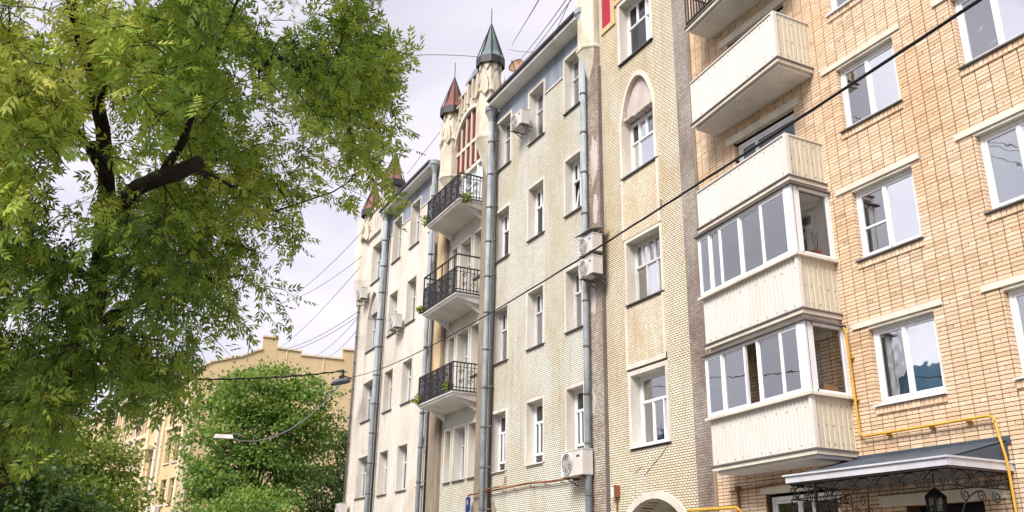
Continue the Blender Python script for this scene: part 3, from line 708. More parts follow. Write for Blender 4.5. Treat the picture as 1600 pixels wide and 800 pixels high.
# drainpipes
def drain(x, y, r, z0, z1, mat='galvanised', top=True, dx=0, lab=None):
    p = MB(); p.tube([(x+dx, y, z0), (x+dx*.4, y, lerp(z0, z1, .45)), (x, y, z1)], r, 12)
    o = part('drainpipe', p, mat, old, smooth=True, label=lab)
    c = MB(); z = z0+.7
    while z < z1-.3:
        xx = x+dx*max(0, 1-(z-z0)/(z1-z0)*1.7) if dx else x
        c.lathe(xx, y, [(r+.004, z), (r+.022, z+.01), (r+.022, z+.05), (r+.004, z+.06)], 12, caps=False); z += 1.35
    part('pipe_collar', c, 'grey_sill', o)
    if top:
        h = MB(); h.lathe(x, y, [(r, z1-.1), (r+.02, z1), (r+.12, z1+.28), (r+.16, z1+.32), (r+.16, z1+.5), (r+.1, z1+.52)], 12); part('hopper', h, mat, o)
    return o
drain(-27.55, -.22, .10, .3, 18.2); drain(-20.83, -.25, .088, .3, 18.45); drain(-39.6, -.22, .12, .3, 18.35); drain(-33.35, -.2, .09, .3, 18.4, dx=-.15)
drain(-39.3, -.12, .055, .3, 18.2, 'dark_metal', False); drain(-33.1, -.08, .035, .3, 15, 'dark_metal', False); drain(-27.28, -.1, .05, .3, 17.9, 'dark_metal', False); drain(-43.35, -.16, .05, 3, 17.5, 'grey_sill', False)
# rusty pipe run under the first windows
p = MB(); p.tube([(-28.9, -.12, 4.28), (-26.6, -.12, 4.30), (-24.6, -.10, 4.33), (-23.2, -.12, 4.28), (-21.2, -.12, 4.26)], .03, 8); p.tube([(-27.9, -.2, 4.36), (-26.3, -.2, 4.36), (-26.2, -.1, 4.36), (-26.2, -.05, 4.7)], .022, 6)
for x in (-27.3, -26.2, -25.4, -24.3, -23.4, -22.5, -21.8): p.bar((x, 0, 4.2), (x, -.15, 4.2), .025); p.bar((x, -.14, 4.2), (x, -.14, 4.32), .02)
o = part('service_pipe', p, 'rusty_pipe', old)
# junction box on the near bay
o = part('junction_box', MB().box(-19.93, -19.77, -.14, -.002, 3.62, 3.86), 'white_paint', old); p = MB(); p.tube([(-19.8, -.05, 3.62), (-19.8, -.05, 2.2)], .02, 5); p.box(-19.765, -19.7, -.16, -.004, 3.6, 3.9); part('conduit', p, 'rusty_pipe', o)

# ================================================================== BRICK BUILDING
bb = thing('brick_apartment_building', 'yellow brick apartment block with white lintels and stacked panelled balconies', 'building', (-10, 0, 0))
XB0, XB1 = -15.95, -3.9; ZT = 17.6
bs = [4.65, 7.43, 10.2, 12.97]
W1, W2, W3 = (-11.3, -9.88), (-8.57, -7.1), (-5.8, -4.38)
OH = 1.48
bh = []
for X in (W1, W2, W3):
    for z in bs+[15.74]: bh.append((X[0], X[1], z, z+OH))
bal_z = [6.45, 9.26, 11.98, 14.72]
for z in bal_z: bh.append((-14.5, -12.55, z-.0, z+2.12))
bh.append((-14.35, -12.45, 1.9, 3.30))          # ground floor window
bh.append((-10.95, -9.5, 0, 2.86))              # entrance
bh = [(a, b, c, d) for a, b, c, d in bh if d < ZT]
MO = .022; VJ = .018
m = wall(MB(), XB0+.01, XB1, 0, ZT, [(a-.01, b+.01, c-.01, d+.01) for a, b, c, d in bh], MO, .45)
part('wall', m, 'mortar', bb)
BP, BHt, JT = .262, .0722, .0125
BZ0 = 2.0; ncol = int((XB1-XB0)/BP); nrow = int((ZT-BZ0)/BHt)
cand = []                                       # (x0,x1,z0,z1,depth)
def cut(x0, x1, z0, z1):
    segs = [(x0, x1)]; jamb = False
    for a, b, c, d in bh:
        if z1 > c+.02 and z0 < d-.02:
            ns = []
            for p_, q_ in segs:
                if q_ <= a or p_ >= b: ns.append((p_, q_)); continue
                if p_ < a: ns.append((p_, a))
                if q_ > b: ns.append((b, q_))
            segs = ns
    return [(p_, q_) for p_, q_ in segs if q_-p_ > .03]
edges = {round(h[1], 4) for h in bh} | {round(h[0], 4) for h in bh}
for r in range(nrow):
    z0 = BZ0+r*BHt; z1 = z0+BHt-JT
    for c in range(ncol+1):
        xa = XB0+c*BP; 
        if c == ncol: xb = XB1-.0
        else: xb = xa+BP-VJ
        if xb-xa < .05: continue
        bits = [(xa, xb)] if r % 6 != 3 else [(xa, (xa+xb)/2-JT*.4), ((xa+xb)/2+JT*.4, xb)]
        for p_, q_ in bits:
            for s0, s1 in cut(p_, q_, z0, z1):
                cand.append((s0, s1, z0, z1, .13 if (round(s0, 4) in edges or round(s1, 4) in edges) else .04))
# rank by how large each brick shows from the camera
def seen(b):
    P = np.array([(b[0]+b[1])/2, 0, (b[2]+b[3])/2])-CAM; c_ = P@fw
    if c_ <= 0: return 0
    u = 800+F_PX*(P@rt)/c_; v_ = 400-F_PX*(P@up)/c_
    if not (8 < u < 1592 and 8 < v_ < 690): return 0
    if b[0] < -11.95 and b[2] < 16: return 0
    d = np.linalg.norm(P); return (b[1]-b[0])*(13.2/d)/d**2
full = [i for i, b in enumerate(cand) if abs(b[1]-b[0]-(BP-VJ)) < .002 and b[4] < .1]
full.sort(key=lambda i: -seen(cand[i])); single = set(full[:300])
stuff = MB()
def tint(): return min(1, max(0, random.gauss(.5, .17))) if random.random() > .05 else random.uniform(0, .2)
for i, (x0, x1, z0, z1, dp) in enumerate(cand):
    if i in single: continue
    stuff.cur = tint(); pr = random.uniform(-.003, .003); jz = random.uniform(-.0015, .0015)
    x0 += random.uniform(0, .003) if dp < .1 else 0; x1 -= random.uniform(0, .003) if dp < .1 else 0
    stuff.add([(x0, pr, z0+jz), (x1, pr, z0+jz), (x1, pr, z1+jz), (x0, pr, z1+jz), (x0, dp, z0+jz), (x1, dp, z0+jz), (x1, dp, z1+jz), (x0, dp, z1+jz)],
              [(0, 1, 2, 3), (0, 4, 5, 1), (3, 2, 6, 7), (0, 3, 7, 4), (1, 5, 6, 2)])
part('brickwork', stuff, 'brick', bb, kind='stuff')
variants = []
for k in range(10):
    v_ = MB(); v_.cur = .1+.08*k; w2, h2 = (BP-VJ)/2, (BHt-JT)/2; a_ = .002
    v_.add([(-w2, 0, -h2), (w2, a_*(k % 2), -h2), (w2, 0, h2), (-w2, a_*((k+1) % 2), h2), (-w2, .04, -h2), (w2, .04, -h2), (w2, .04, h2), (-w2, .04, h2)], [(0, 1, 2, 3), (0, 4, 5, 1), (3, 2, 6, 7), (0, 3, 7, 4), (1, 5, 6, 2)])
    variants.append(v_.mesh('brick', 'brick'))
for i in sorted(single):
    x0, x1, z0, z1, dp = cand[i]
    o = bpy.data.objects.new('brick', variants[min(9, int(tint()*10))]); o.location = ((x0+x1)/2, random.uniform(-.003, .002), (z0+z1)/2); link(o, bb)
# storey windows
k = 0
for X in (W1, W2, W3):
    for z in bs:
        k += 1
        wd = window(bb, X[0]+.005, X[1]-.005, z+.02, z+OH-.06, .11, [(1, [.47, .53])] if k % 4 else [(1, [.42, .58])], 'pvc', .065, ('glass_mid', 'glass_bright'),
                    [('curtain_white', .02, .30, .0)] if k % 2 else [('curtain_white', .02, .45, .25)], sillmat='pvc' if (z < 5 or z > 12) else 'grey_sill', sill_over=.05)
        if k == 2:
            part('sash_bar', MB().box(X[0]+.1, X[0]+.66, .115, .15, z+.62, z+.66), 'pvc', wd)
        g = MB(); g.cur = .5
        n = 17
        for i in range(n):
            xa = lerp(X[0]-.04, X[1]+.04, i/n); xb = lerp(X[0]-.04, X[1]+.04, (i+1)/n)-.012; g.cur = tint()
            g.box(xa, xb, -.028+random.uniform(-.004, .004), .01, z-.165, z-.045)
        part('soldier_course', g, 'brick', wd, kind='stuff')
        part('lintel', MB().box(X[0]-.36, X[1]+.2, -.035, .1, z+OH+.0, z+OH+.11), 'cream_paint', bb)
        part('reveal_board', MB().box(X[0]+.006, X[1]-.006, .0, .11, z+OH-.058, z+OH-.002), 'cream_paint', wd)
part('roof', MB().box(XB0, XB1, -.4, 11, ZT, ZT+.2), 'roof_metal', bb)
c = MB(); c.box(XB0, XB1, 11, 11.4, 0, ZT); c.box(XB1-.4, XB1-.002, .451, 11, 0, ZT-.01); part('rear_wall', c, 'yellow_wall', bb)
c = MB(); c.box(XB0+.02, XB1-.42, 4, 4.15, 0, ZT-.1); 
for z in (3.6, 6.38, 9.16, 11.93, 14.7): c.box(XB0+.02, XB1-.42, .46, 3.99, z, z+.1)
for x in (-12.2, -9.2, -6.4): c.box(x, x+.1, .47, 3.98, .1, ZT-.1)
part('room_walls', c, 'interior', bb)
c = MB(); c.box(XB0-.0, XB0+.08, -.045, .01, 0, ZT-.1); part('corner_joint', c, 'dark_plaster', bb)

# panelled balconies: the front runs slightly askew to the wall
XL, XR, DL, DR = -15.12, -11.9, .70, 1.0
def fy(x): return -lerp(DL, DR, (x-XL)/(XR-XL))
def profile(m, a, b, z0, z1, pitch=.09, depth=.009, th=.012, lap=0):
    """trapezoid-profiled metal sheet between two plan points"""
    a = Vector((*a, 0)); b = Vector((*b, 0)); L = (b-a).length; t = (b-a)/L; n = Vector((t.y, -t.x, 0)); k = max(1, round(L/pitch)); q = L/k
    pts = []
    for i in range(k):
        for u, d in ((0, 0), (.62, 0), (.72, -depth), (.90, -depth)): pts.append(a+t*(i+u)*q+n*d)
    pts.append(b)
    N_ = len(pts); vs = []
    for p in pts: vs += [(p.x, p.y, z0), (p.x, p.y, z1)]
    for p in pts: vs += [(p.x-n.x*th, p.y-n.y*th, z0), (p.x-n.x*th, p.y-n.y*th, z1)]
    fs = []
    for i in range(N_-1):
        fs.append((2*i, 2*i+2, 2*i+3, 2*i+1)); j = 2*N_; fs.append((j+2*i, j+2*i+1, j+2*i+3, j+2*i+2)); fs.append((2*i+1, 2*i+3, j+2*i+3, j+2*i+1)); fs.append((2*i, j+2*i, j+2*i+2, 2*i+2))
    m.add(vs, fs)
def screws(a, b, z0, z1, n, rows):
    m = MB(); a = Vector((*a, 0)); b = Vector((*b, 0)); t = (b-a).normalized(); nn = Vector((t.y, -t.x, 0))
    for zz in rows:
        for i in range(n):
            p = a.lerp(b, (i+.5+random.uniform(-.2, .2))/n)+nn*.004; z = lerp(z0, z1, zz)+random.uniform(-.01, .01); m.box(p.x-.007, p.x+.007, p.y-.007, p.y+.007, z-.007, z+.007)
    return m
def frm(m, a, b, z0, z1, w=.05, d=.05):
    A = Vector((*a, z0)); B = Vector((*b, z0)); C_ = Vector((*b, z1)); D_ = Vector((*a, z1)); m.bar(A, D_, w, d); m.bar(B, C_, w, d)
    t = (B-A).normalized()*w*.5
    up_ = Vector((0, 0, w/2)); m.bar(A+t+up_, B-t+up_, d, w); m.bar(D_+t-up_, C_-t-up_, d, w)
FRONT = lambda x: (x, fy(x))
def balcony(zs, ztop, glaze=None, open_rail=False, kind=0):
    # slab
    s = MB(); ins = .06
    s.hexa([(XL+ins, fy(XL)+ins, zs-.16), (XR-ins, fy(XR)+ins, zs-.16), (XR-ins, -.002, zs-.16), (XL+ins, -.002, zs-.16), (XL+ins, fy(XL)+ins, zs-.02), (XR-ins, fy(XR)+ins, zs-.02), (XR-ins, -.002, zs-.02), (XL+ins, -.002, zs-.02)])
    b = part('balcony', s, 'balcony_concrete', bb)
    e_ = MB(); o_ = .05
    e_.hexa([(XL-o_, fy(XL)-o_, zs-.018), (XR+o_, fy(XR)-o_, zs-.018), (XR+o_, -.004, zs-.018), (XL-o_, -.004, zs-.018), (XL-o_, fy(XL)-o_, zs+.01), (XR+o_, fy(XR)-o_, zs+.01), (XR+o_, -.004, zs+.01), (XL-o_, -.004, zs+.01)])
    part('edge_flashing', e_, 'soffit_grey', b)
    e_ = MB(); e_.hexa([(XL-.02, fy(XL)-.02, zs-.10), (XR+.02, fy(XR)-.02, zs-.10), (XR+.02, fy(XR)+.04, zs-.10), (XL-.02, fy(XL)+.04, zs-.10), (XL-.02, fy(XL)-.02, zs-.02), (XR+.02, fy(XR)-.02, zs-.02), (XR+.02, fy(XR)+.04, zs-.02), (XL-.02, fy(XL)+.04, zs-.02)])
    e_.box(XR-.04, XR+.02, fy(XR)+.04, -.004, zs-.10, zs-.02); part('slab_rim', e_, 'cream_paint', b)
    if open_rail:
        g = MB()
        for z in (ztop, zs+.12): g.bar((XL, fy(XL), z), (XR, fy(XR), z), .04); g.bar((XL, fy(XL), z), (XL, -.01, z), .04); g.bar((XR, fy(XR), z), (XR, -.01, z), .04)
        part('handrail', g, 'iron_rail', b)
        g = MB()
        for i in range(27):
            x = lerp(XL, XR, i/26); g.bar((x, fy(x), zs+.01), (x, fy(x), ztop), .022)
        for i in range(1, 8):
            for x in (XL, XR): y = lerp(fy(x), 0, i/8); g.bar((x, y, zs+.01), (x, y, ztop), .022)
        part('balusters', g, 'iron_rail', b, kind='stuff'); return b
    m = MB(); profile(m, FRONT(XL), FRONT(XR), zs+.012, ztop, .115 if kind else .10, .016 if kind else .008); part('front_cladding', m, 'balcony_front_metal', b)
    m = MB(); profile(m, FRONT(XR), (XR, -.005), zs+.012, ztop, .125); part('side_cladding', m, 'balcony_side_metal', b)
    m = MB(); profile(m, (XL, -.005), FRONT(XL), zs+.012, ztop, .125); part('side_cladding', m, 'balcony_side_metal', b)
    part('screws', screws(FRONT(XL), FRONT(XR), zs, ztop, 11, (.08, .8) if kind == 1 else (.1, .9)), 'grey_sill', b, kind='stuff'); part('screws', screws(FRONT(XR), (XR, 0), zs, ztop, 5, (.12, .45, .85)), 'grey_sill', b, kind='stuff')
    m = MB(); m.bar((XR-.012, fy(XR)-.014, zs+.012), (XR-.012, fy(XR)-.014, ztop+.01), .07, .03); m.bar((XR+.014, fy(XR)+.03, zs+.012), (XR+.014, fy(XR)+.03, ztop+.01), .03, .07); part('corner_trim', m, 'balcony_front_metal', b)
    m = MB(); m.hexa([(XL, fy(XL)-.025, ztop+.0), (XR+.02, fy(XR)-.025, ztop), (XR+.02, fy(XR)+.06, ztop), (XL, fy(XL)+.06, ztop), (XL, fy(XL)-.025, ztop+.03), (XR+.02, fy(XR)-.025, ztop+.03), (XR+.02, fy(XR)+.06, ztop+.03), (XL, fy(XL)+.06, ztop+.03)])
    m.box(XR-.06, XR+.02, fy(XR)+.061, -.006, ztop, ztop+.03)
    if not glaze: part('top_rail', m, 'balcony_front_metal', b)
    else:
        z0, z1 = ztop+.06, glaze['top']
        m = MB(); o_ = .09
        m.hexa([(XL-o_, fy(XL)-o_, ztop+.0), (XR+o_, fy(XR)-o_, ztop+.0), (XR+o_, -.006, ztop), (XL-o_, -.006, ztop), (XL-o_, fy(XL)-o_, ztop+.055), (XR+o_, fy(XR)-o_, ztop+.055), (XR+o_, -.006, ztop+.055), (XL-o_, -.006, ztop+.055)])
        part('sill', m, 'cream_paint', b)
        m = MB()
        for i, x in enumerate(glaze['posts']): m.bar((x, fy(x), z0), (x, fy(x), z1), .055 if 0 < i else .08, .06)
        for z in (z0+.03, z1-.03): m.bar((XL, fy(XL), z), (XR, fy(XR), z), .06, .06)
        m.bar((XR-.07, fy(XR)+.0, z0), (XR-.07, fy(XR), z1), .2, .07); m.bar((XR-.005, fy(XR)+.1, z0), (XR-.005, fy(XR)+.1, z1), .07, .16)
        m.bar((XR, -.05, z0), (XR, -.05, z1), .07, .1)
        for z in (z0+.03, z1-.03): m.bar((XR, fy(XR)+.15, z), (XR, -.1, z), .06, .06); m.bar((XL, fy(XL)+.03, z), (XL, -.02, z), .06, .06)
        part('glazing_frame', m, 'pvc', b)
        ps = glaze['posts']+[XR-.17]
        for i in range(len(ps)-1):
            if i in glaze.get('open', ()): continue
            a, c_ = ps[i]+.03, ps[i+1]-.03; off = .02 if i % 2 else -.01
            g = MB(); frm(g, (a, fy(a)+off), (c_, fy(c_)+off), z0+.06, z1-.06, .035, .03); part('sash', g, 'pvc', b)
            g = MB(); g.hexa([(a, fy(a)+off, z0+.07), (c_, fy(c_)+off, z0+.07), (c_, fy(c_)+off+.006, z0+.07), (a, fy(a)+off+.006, z0+.07), (a, fy(a)+off, z1-.07), (c_, fy(c_)+off, z1-.07), (c_, fy(c_)+off+.006, z1-.07), (a, fy(a)+off+.006, z1-.07)])
            part('pane', g, glaze['glass'][i % len(glaze['glass'])], b)
        for a, c_ in glaze['curtains']:
            n = int((c_-a)/.04); vs = []
            for i in range(n+1): x = lerp(a, c_, i/n); yy = fy(x)+.14+.03*math.sin(i*1.6)+.015*math.sin(i*.5); vs += [(x, yy, z0+.02), (x, yy, z1-.05)]
            g = MB(); g.add(vs, [(2*i, 2*i+2, 2*i+3, 2*i+1) for i in range(n)]); part('curtain', g, 'curtain_white', b)
        g = MB().box(XR-.003, XR+.003, fy(XR)+.17, -.1, z0+.06, z1-.06); part('pane', g, 'glass_clear', b)
        g = MB().box(XL-.003, XL+.003, fy(XL)+.04, -.03, z0+.06, z1-.06); part('pane', g, 'glass_clear', b)
        # roof flashing under the balcony above
        m = MB(); zf = z1; o_ = .1
        m.hexa([(XL-o_, fy(XL)-o_, zf+.0), (XR+o_, fy(XR)-o_, zf), (XR+o_, -.008, zf), (XL-o_, -.008, zf), (XL-o_, fy(XL)-o_, zf+.03), (XR+o_, fy(XR)-o_, zf+.03), (XR+o_, -.008, zf+.03), (XL-o_, -.008, zf+.03)])
        part('head_flashing', m, 'soffit_grey', b)
    return b
balcony(3.88, 4.84, dict(top=6.24, curtains=((-14.5, -14.1), (-12.45, -12.15)), posts=[XL, -14.55, -13.75, -13.32, -12.6], glass=('glass_mid', 'glass_mid', 'glass_balcony', 'glass_balcony', 'glass_balcony'), open=(2,)), kind=1)
balcony(6.5, 7.55, dict(top=9.04, curtains=((-14.65, -14.35), (-13.75, -13.35), (-12.6, -12.3)), posts=[XL, -14.72, -14.32, -13.6, -12.86], glass=('glass_mid', 'glass_mid', 'glass_balcony', 'glass_balcony', 'glass_balcony')), kind=1)
m = MB()
for a_, b_, c_, d_ in cells(XL+.03, XR-.08, 6.52, 9.0, [(-14.5, -12.55, 6.4, 8.6)]): m.box(a_, b_, -.03, -.006, c_, d_)
m.box(XL+.02, XL+.04, -.6, -.031, 6.55, 9.0); m.hexa([(XL+.05, -.62, 8.97), (XR-.1, -.85, 8.97), (XR-.1, -.03, 8.97), (XL+.05, -.03, 8.97), (XL+.05, -.62, 8.99), (XR-.1, -.85, 8.99), (XR-.1, -.03, 8.99), (XL+.05, -.03, 8.99)])
part('inner_lining', m, 'white_paint', bb)
b3 = balcony(9.26, 10.17); b4 = balcony(11.98, 13.1); b5 = balcony(14.72, 15.7, open_rail=True)
for i, z in enumerate(bal_z):                    # balcony doors and windows at the back
    wd = window(bb, -14.48, -12.57, z+.02, z+2.06, .11, [(1, [.24, .38, .38])] if i > 2 else [(1, [.3, .7])], 'pvc', .075, ('glass_dark', 'glass_dark', 'glass_mid'), [('curtain_white', .55, .98, .0)] if i == 0 else None, sill=False, name='balcony_door')
    part('lintel', MB().box(-14.75, -12.38, -.03, .1, z+2.12, z+2.31), 'cream_paint', bb)
wd = window(bb, -14.33, -12.47, 1.92, 3.24, .11, [(1, [.4, .22, .38])], 'pvc', .08, ('glass_dark',), None, sillmat='grey_sill')
part('lintel', MB().box(-14.5, -12.3, -.035, .1, 3.30, 3.5), 'cream_paint', bb)
# entrance surround
p = MB(); p.box(-11.5, -9.1, -.04, .1, 2.88, 3.06); part('lintel', p, 'cream_paint', bb)
part('entrance_door', MB().box(-10.93, -9.52, .3, .36, 0, 2.85), 'dark_door', bb)
# thin rusty drain on the wall
p = MB(); p.tube([(-15.4, -.06, 3.42), (-14.1, -.06, 3.46), (-13.5, -.06, 3.46)], .025, 6); p.tube([(-15.15, -.06, 3.45), (-15.15, -.06, 2.6)], .03, 6); p.lathe(-15.15, -.06, [(.05, 3.4), (.06, 3.42), (.06, 3.5), (.05, 3.52)], 8)
part('service_pipe', p, 'rusty_pipe', bb)
exec('''
def pot_things():
    z = 7.62
    t = thing('flower_pot', 'clay pot with a bare twisted plant behind the upper glazed balcony window', 'plant pot', (-11.99+.0, -.38, z))
    part('pot', MB().lathe(0, 0, [(.05, 0), (.09, .12), (.1, .13), (.1, .16), (.08, .16)], 10), 'clay', t, False)
    m = MB()
    for k in range(5):
        a = k*1.3; m.tube([(0, 0, .14), (.05*math.cos(a), .05*math.sin(a), .3), (.02*math.cos(a+1), .08*math.sin(a+1), .42), (.03*math.cos(a+2), .14*math.sin(a+2), .55+.03*k)], .008, 4)
    part('stem', m, 'bark_grey', t, False)
    m = MB(); m.hexa([(0, 0, 0), (.3, 0, 0), (.3, .4, 0), (0, .4, 0), (.02, .02, .2), (.28, .02, .22), (.28, .38, .2), (.02, .38, .22)])
    for v_ in range(len(m.v)): x, y, q = m.v[v_]; m.v[v_] = (x-12.3, y-.55, q+4.9)
    solo('cardboard_box', m, 'cardboard', 'cardboard box on the sill inside the lower glazed balcony', 'box')
pot_things()
''')

# ================================================================== ENTRANCE CANOPY
cn = thing('entrance_canopy', 'metal entrance canopy with grey fascia and black wrought iron scrollwork', 'canopy', (-10.5, -.7, 3.0))
CX_0, CX_1, CYF, CZ = -12.2, -8.93, -1.46, 3.38
m = MB(); m.hexa([(CX_0, CYF, CZ-.02), (CX_1, CYF, CZ-.02), (CX_1, -.03, CZ+.33), (CX_0, -.03, CZ+.33), (CX_0, CYF, CZ), (CX_1, CYF, CZ), (CX_1, -.03, CZ+.36), (CX_0, -.03, CZ+.36)])
m.box(CX_0+.3, CX_1+.05, -.03, -.006, CZ+.30, CZ+.42)
for x in (CX_0, CX_1-.012): m.add([(x, CYF, CZ-.01), (x, -.03, CZ-.01), (x, -.03, CZ+.345), (x+.012, CYF, CZ-.01), (x+.012, -.03, CZ-.01), (x+.012, -.03, CZ+.345)], [(0, 1, 2), (3, 5, 4), (0, 3, 4, 1), (1, 4, 5, 2), (2, 5, 3, 0)])
part('roof_sheet', m, 'canopy_roof', cn)
m = MB(); m.box(CX_0-.03, CX_1+.02, CYF-.03, CYF-.002, CZ-.12, CZ-.01); m.box(CX_0-.08, CX_1+.04, CYF-.06, CYF-.002, CZ-.008, CZ+.022)
m.box(CX_1+.002, CX_1+.03, CYF, -.01, CZ-.12, CZ-.01); m.box(CX_1+.002, CX_1+.05, CYF, -.01, CZ-.008, CZ+.022); m.box(CX_0-.03, CX_0-.002, CYF, -.01, CZ-.12, CZ-.01)
part('fascia', m, 'canopy_fascia', cn)
m = MB(); m.box(CX_0, CX_1, CYF+.01, -.02, CZ-.15, CZ-.125); part('ceiling_board', m, 'soffit_grey', cn)
m = MB(); yF = CYF+.03; zt, zl = CZ-.15, CZ-.40
m.bar((CX_0+.02, yF, zt), (CX_1-.02, yF, zt), .03); m.bar((CX_0+.02, yF, zl), (CX_1-.02, yF, zl), .02)
m.bar((CX_1-.02, yF, zt), (CX_1-.02, -.03, zt), .03); m.bar((CX_1-.02, yF, zl), (CX_1-.02, -.03, zl), .02)
m.bar((CX_0+.02, yF, zt), (CX_0+.02, -.03, zt), .03); m.bar((CX_0+.02, yF, zl), (CX_0+.02, -.03, zl), .02)
m.bar((CX_0+.6, yF, .12), (CX_0+.6, yF, zt), .035); m.bar((CX_1-.03, -.06, .12), (CX_1-.03, -.06, zt), .04)
part('iron_frame', m, 'wrought_iron', cn)
def arcxz(m, cx, cz, y, rx, rz, a0, a1, th=.011, ax=0, n=12):
    pts = []
    for i in range(n+1):
        a = lerp(a0, a1, i/n); u, z = cx+rx*math.cos(a), cz+rz*math.sin(a); pts.append((u, y, z) if ax == 0 else (y, u, z))
    m.tube(pts, th, 4, False)
def frieze(u0, u1, y, ax, n):
    m = MB(); L = (u1-u0)/n
    for i in range(n):
        c_ = u0+L*(i+.5); h = zt-zl
        arcxz(m, c_, zl, y, L*.46, h*.92, math.pi, 0, .011, ax)
        scroll(m, c_-L*.22, zl+h*.27, y, h*.26, 1.4, R(-90), -1, .010, ax); scroll(m, c_+L*.22, zl+h*.27, y, h*.26, 1.4, R(-90), 1, .010, ax)
        scroll(m, u0+L*i+L*.02, zt-h*.33, y, h*.28, 1.3, R(90), 1 if i % 2 else -1, .010, ax)
    return m
part('scroll_frieze', frieze(CX_0+.05, CX_1-.05, yF, 0, 7), 'wrought_iron', cn); part('scroll_frieze', frieze(CYF+.05, -.06, CX_1-.02, 1, 3), 'wrought_iron', cn); part('scroll_frieze', frieze(CYF+.05, -.06, CX_0+.02, 1, 3), 'wrought_iron', cn)
m = MB()
for (u, s_) in ((CX_0+.58, 1),):   # corner brackets
    arcxz(m, u+s_*.75, zl-.62, yF, .72, .60, math.pi/2 if False else R(90), R(0) if s_ < 0 else R(180), .013)
    scroll(m, u+s_*.28, zl-.16, yF, .11, 1.6, 0, s_, .012); scroll(m, u+s_*.12, zl-.42, yF, .10, 1.6, R(90), -s_, .012); scroll(m, u+s_*.5, zl-.1, yF, .08, 1.4, R(200), s_, .011); scroll(m, u+s_*.2, zl-.7, yF, .09, 1.5, R(40), s_, .011)
for x in np.linspace(CX_0+.1, CX_0+1.6, 7):                        # dense lattice on the left
    scroll(m, x, zl-.12, yF, .08, 1.5, x*7, 1, .010); scroll(m, x+.1, zl-.30, yF+.01, .085, 1.5, x*5, -1, .010)
m.bar((CX_0+.02, yF, zl-.45), (CX_0+1.7, yF, zl-.45), .018)
for x in np.linspace(CX_0+.02, CX_0+1.7, 6): m.bar((x, yF, zl-.45), (x, yF, zl), .014)
for yy in (-1.15, -.8, -.45): scroll(m, yy, zl-.13, CX_1-.02, .1, 1.5, yy*9, 1, .011, 1)
arcxz(m, -.75, zl-.75, CX_1-.02, .62, .7, R(90), R(180), .013, 1)
part('scroll_bracket', m, 'wrought_iron', cn)
lt = thing('hanging_lantern', 'black hexagonal iron lantern hanging under the entrance canopy', 'lantern', (-9.62, -.95, CZ-.6))
m = MB(); m.tube([(0, 0, .44), (0, 0, .2)], .01, 5); m.lathe(0, 0, [(.02, .23), (.16, .12), (.17, .10), (.13, .09)], 6); m.lathe(0, 0, [(.13, -.14), (.14, -.12), (.1, -.19), (.02, -.24)], 6)
for k_ in range(6): a = R(60*k_); m.bar((.15*math.cos(a), .15*math.sin(a), .1), (.13*math.cos(a), .13*math.sin(a), -.12), .025)
part('cage', m, 'wrought_iron', lt, False); part('lamp_glass', MB().lathe(0, 0, [(.10, -.12), (.12, .09)], 6), 'glass_dark', lt, False)

# gas pipes
g = thing('gas_pipe', 'yellow gas pipe running round the lowest brick window and down past the canopy', 'gas pipe', (-9.0, -.1, 0))
def rnd(pts, r=.14, n=5):
    pts = [Vector(p) for p in pts]; res = [pts[0]]
    for i in range(1, len(pts)-1):
        a, b, c_ = pts[i-1], pts[i], pts[i+1]; p_ = b+(a-b).normalized()*r; q_ = b+(c_-b).normalized()*r
        for k_ in range(n+1):
            t = k_/n; res.append(p_*(1-t)**2+b*2*t*(1-t)+q_*t**2)
    return res+[pts[-1]]
m = MB(); m.tube(rnd([(-12.0, .0, 6.22), (-11.76, -.09, 6.22), (-11.70, -.09, 4.12), (-9.02, -.10, 4.13), (-8.98, -.14, 3.9), (-8.86, -.2, 3.4), (-8.84, -.2, .1)]), .022, 8)
part('pipe', m, 'yellow_pipe', g, smooth=True)
m = MB()
for x in (-10.2, -11.1, -9.5): m.box(x-.05, x+.05, -.06, .0, 4.08, 4.11)
for z in (5.6, 4.8): m.box(-11.78, -11.69, -.06, .0, z, z+.03)
part('clamp', m, 'yellow_pipe', g)
m = MB(); m.tube(rnd([(-16.62, -.28, 2.9), (-16.62, -.28, 3.09), (-14.95, -.28, 3.06), (-14.85, -.2, 2.9), (-14.85, -.1, 1.0)], .1), .035, 8); solo('gas_pipe', m, 'yellow_pipe', 'low yellow gas pipe bracketed across the joint beside the passage arch', 'gas pipe', smooth=True)
# house number plate
m = MB(); m.prism([(-.16, -.22), (.0, -.3), (.16, -.22), (.16, .22), (0, .27), (-.16, .22)], -.03, 0)
t = thing('house_number_sign', 'small dark blue house number plate left of the centre drainpipe', 'sign', (-28.9, -.1, 3.98)); part('plate', m, 'sign_blue', t, False)
m = MB(); m.bar((-.04, -.034, .08), (.03, -.034, .12), .02); m.bar((.03, -.034, .12), (-.03, -.034, -.02), .02); m.bar((-.02, -.034, .0), (.05, -.034, .02), .02); part('numeral', m, 'white_paint', t, False)

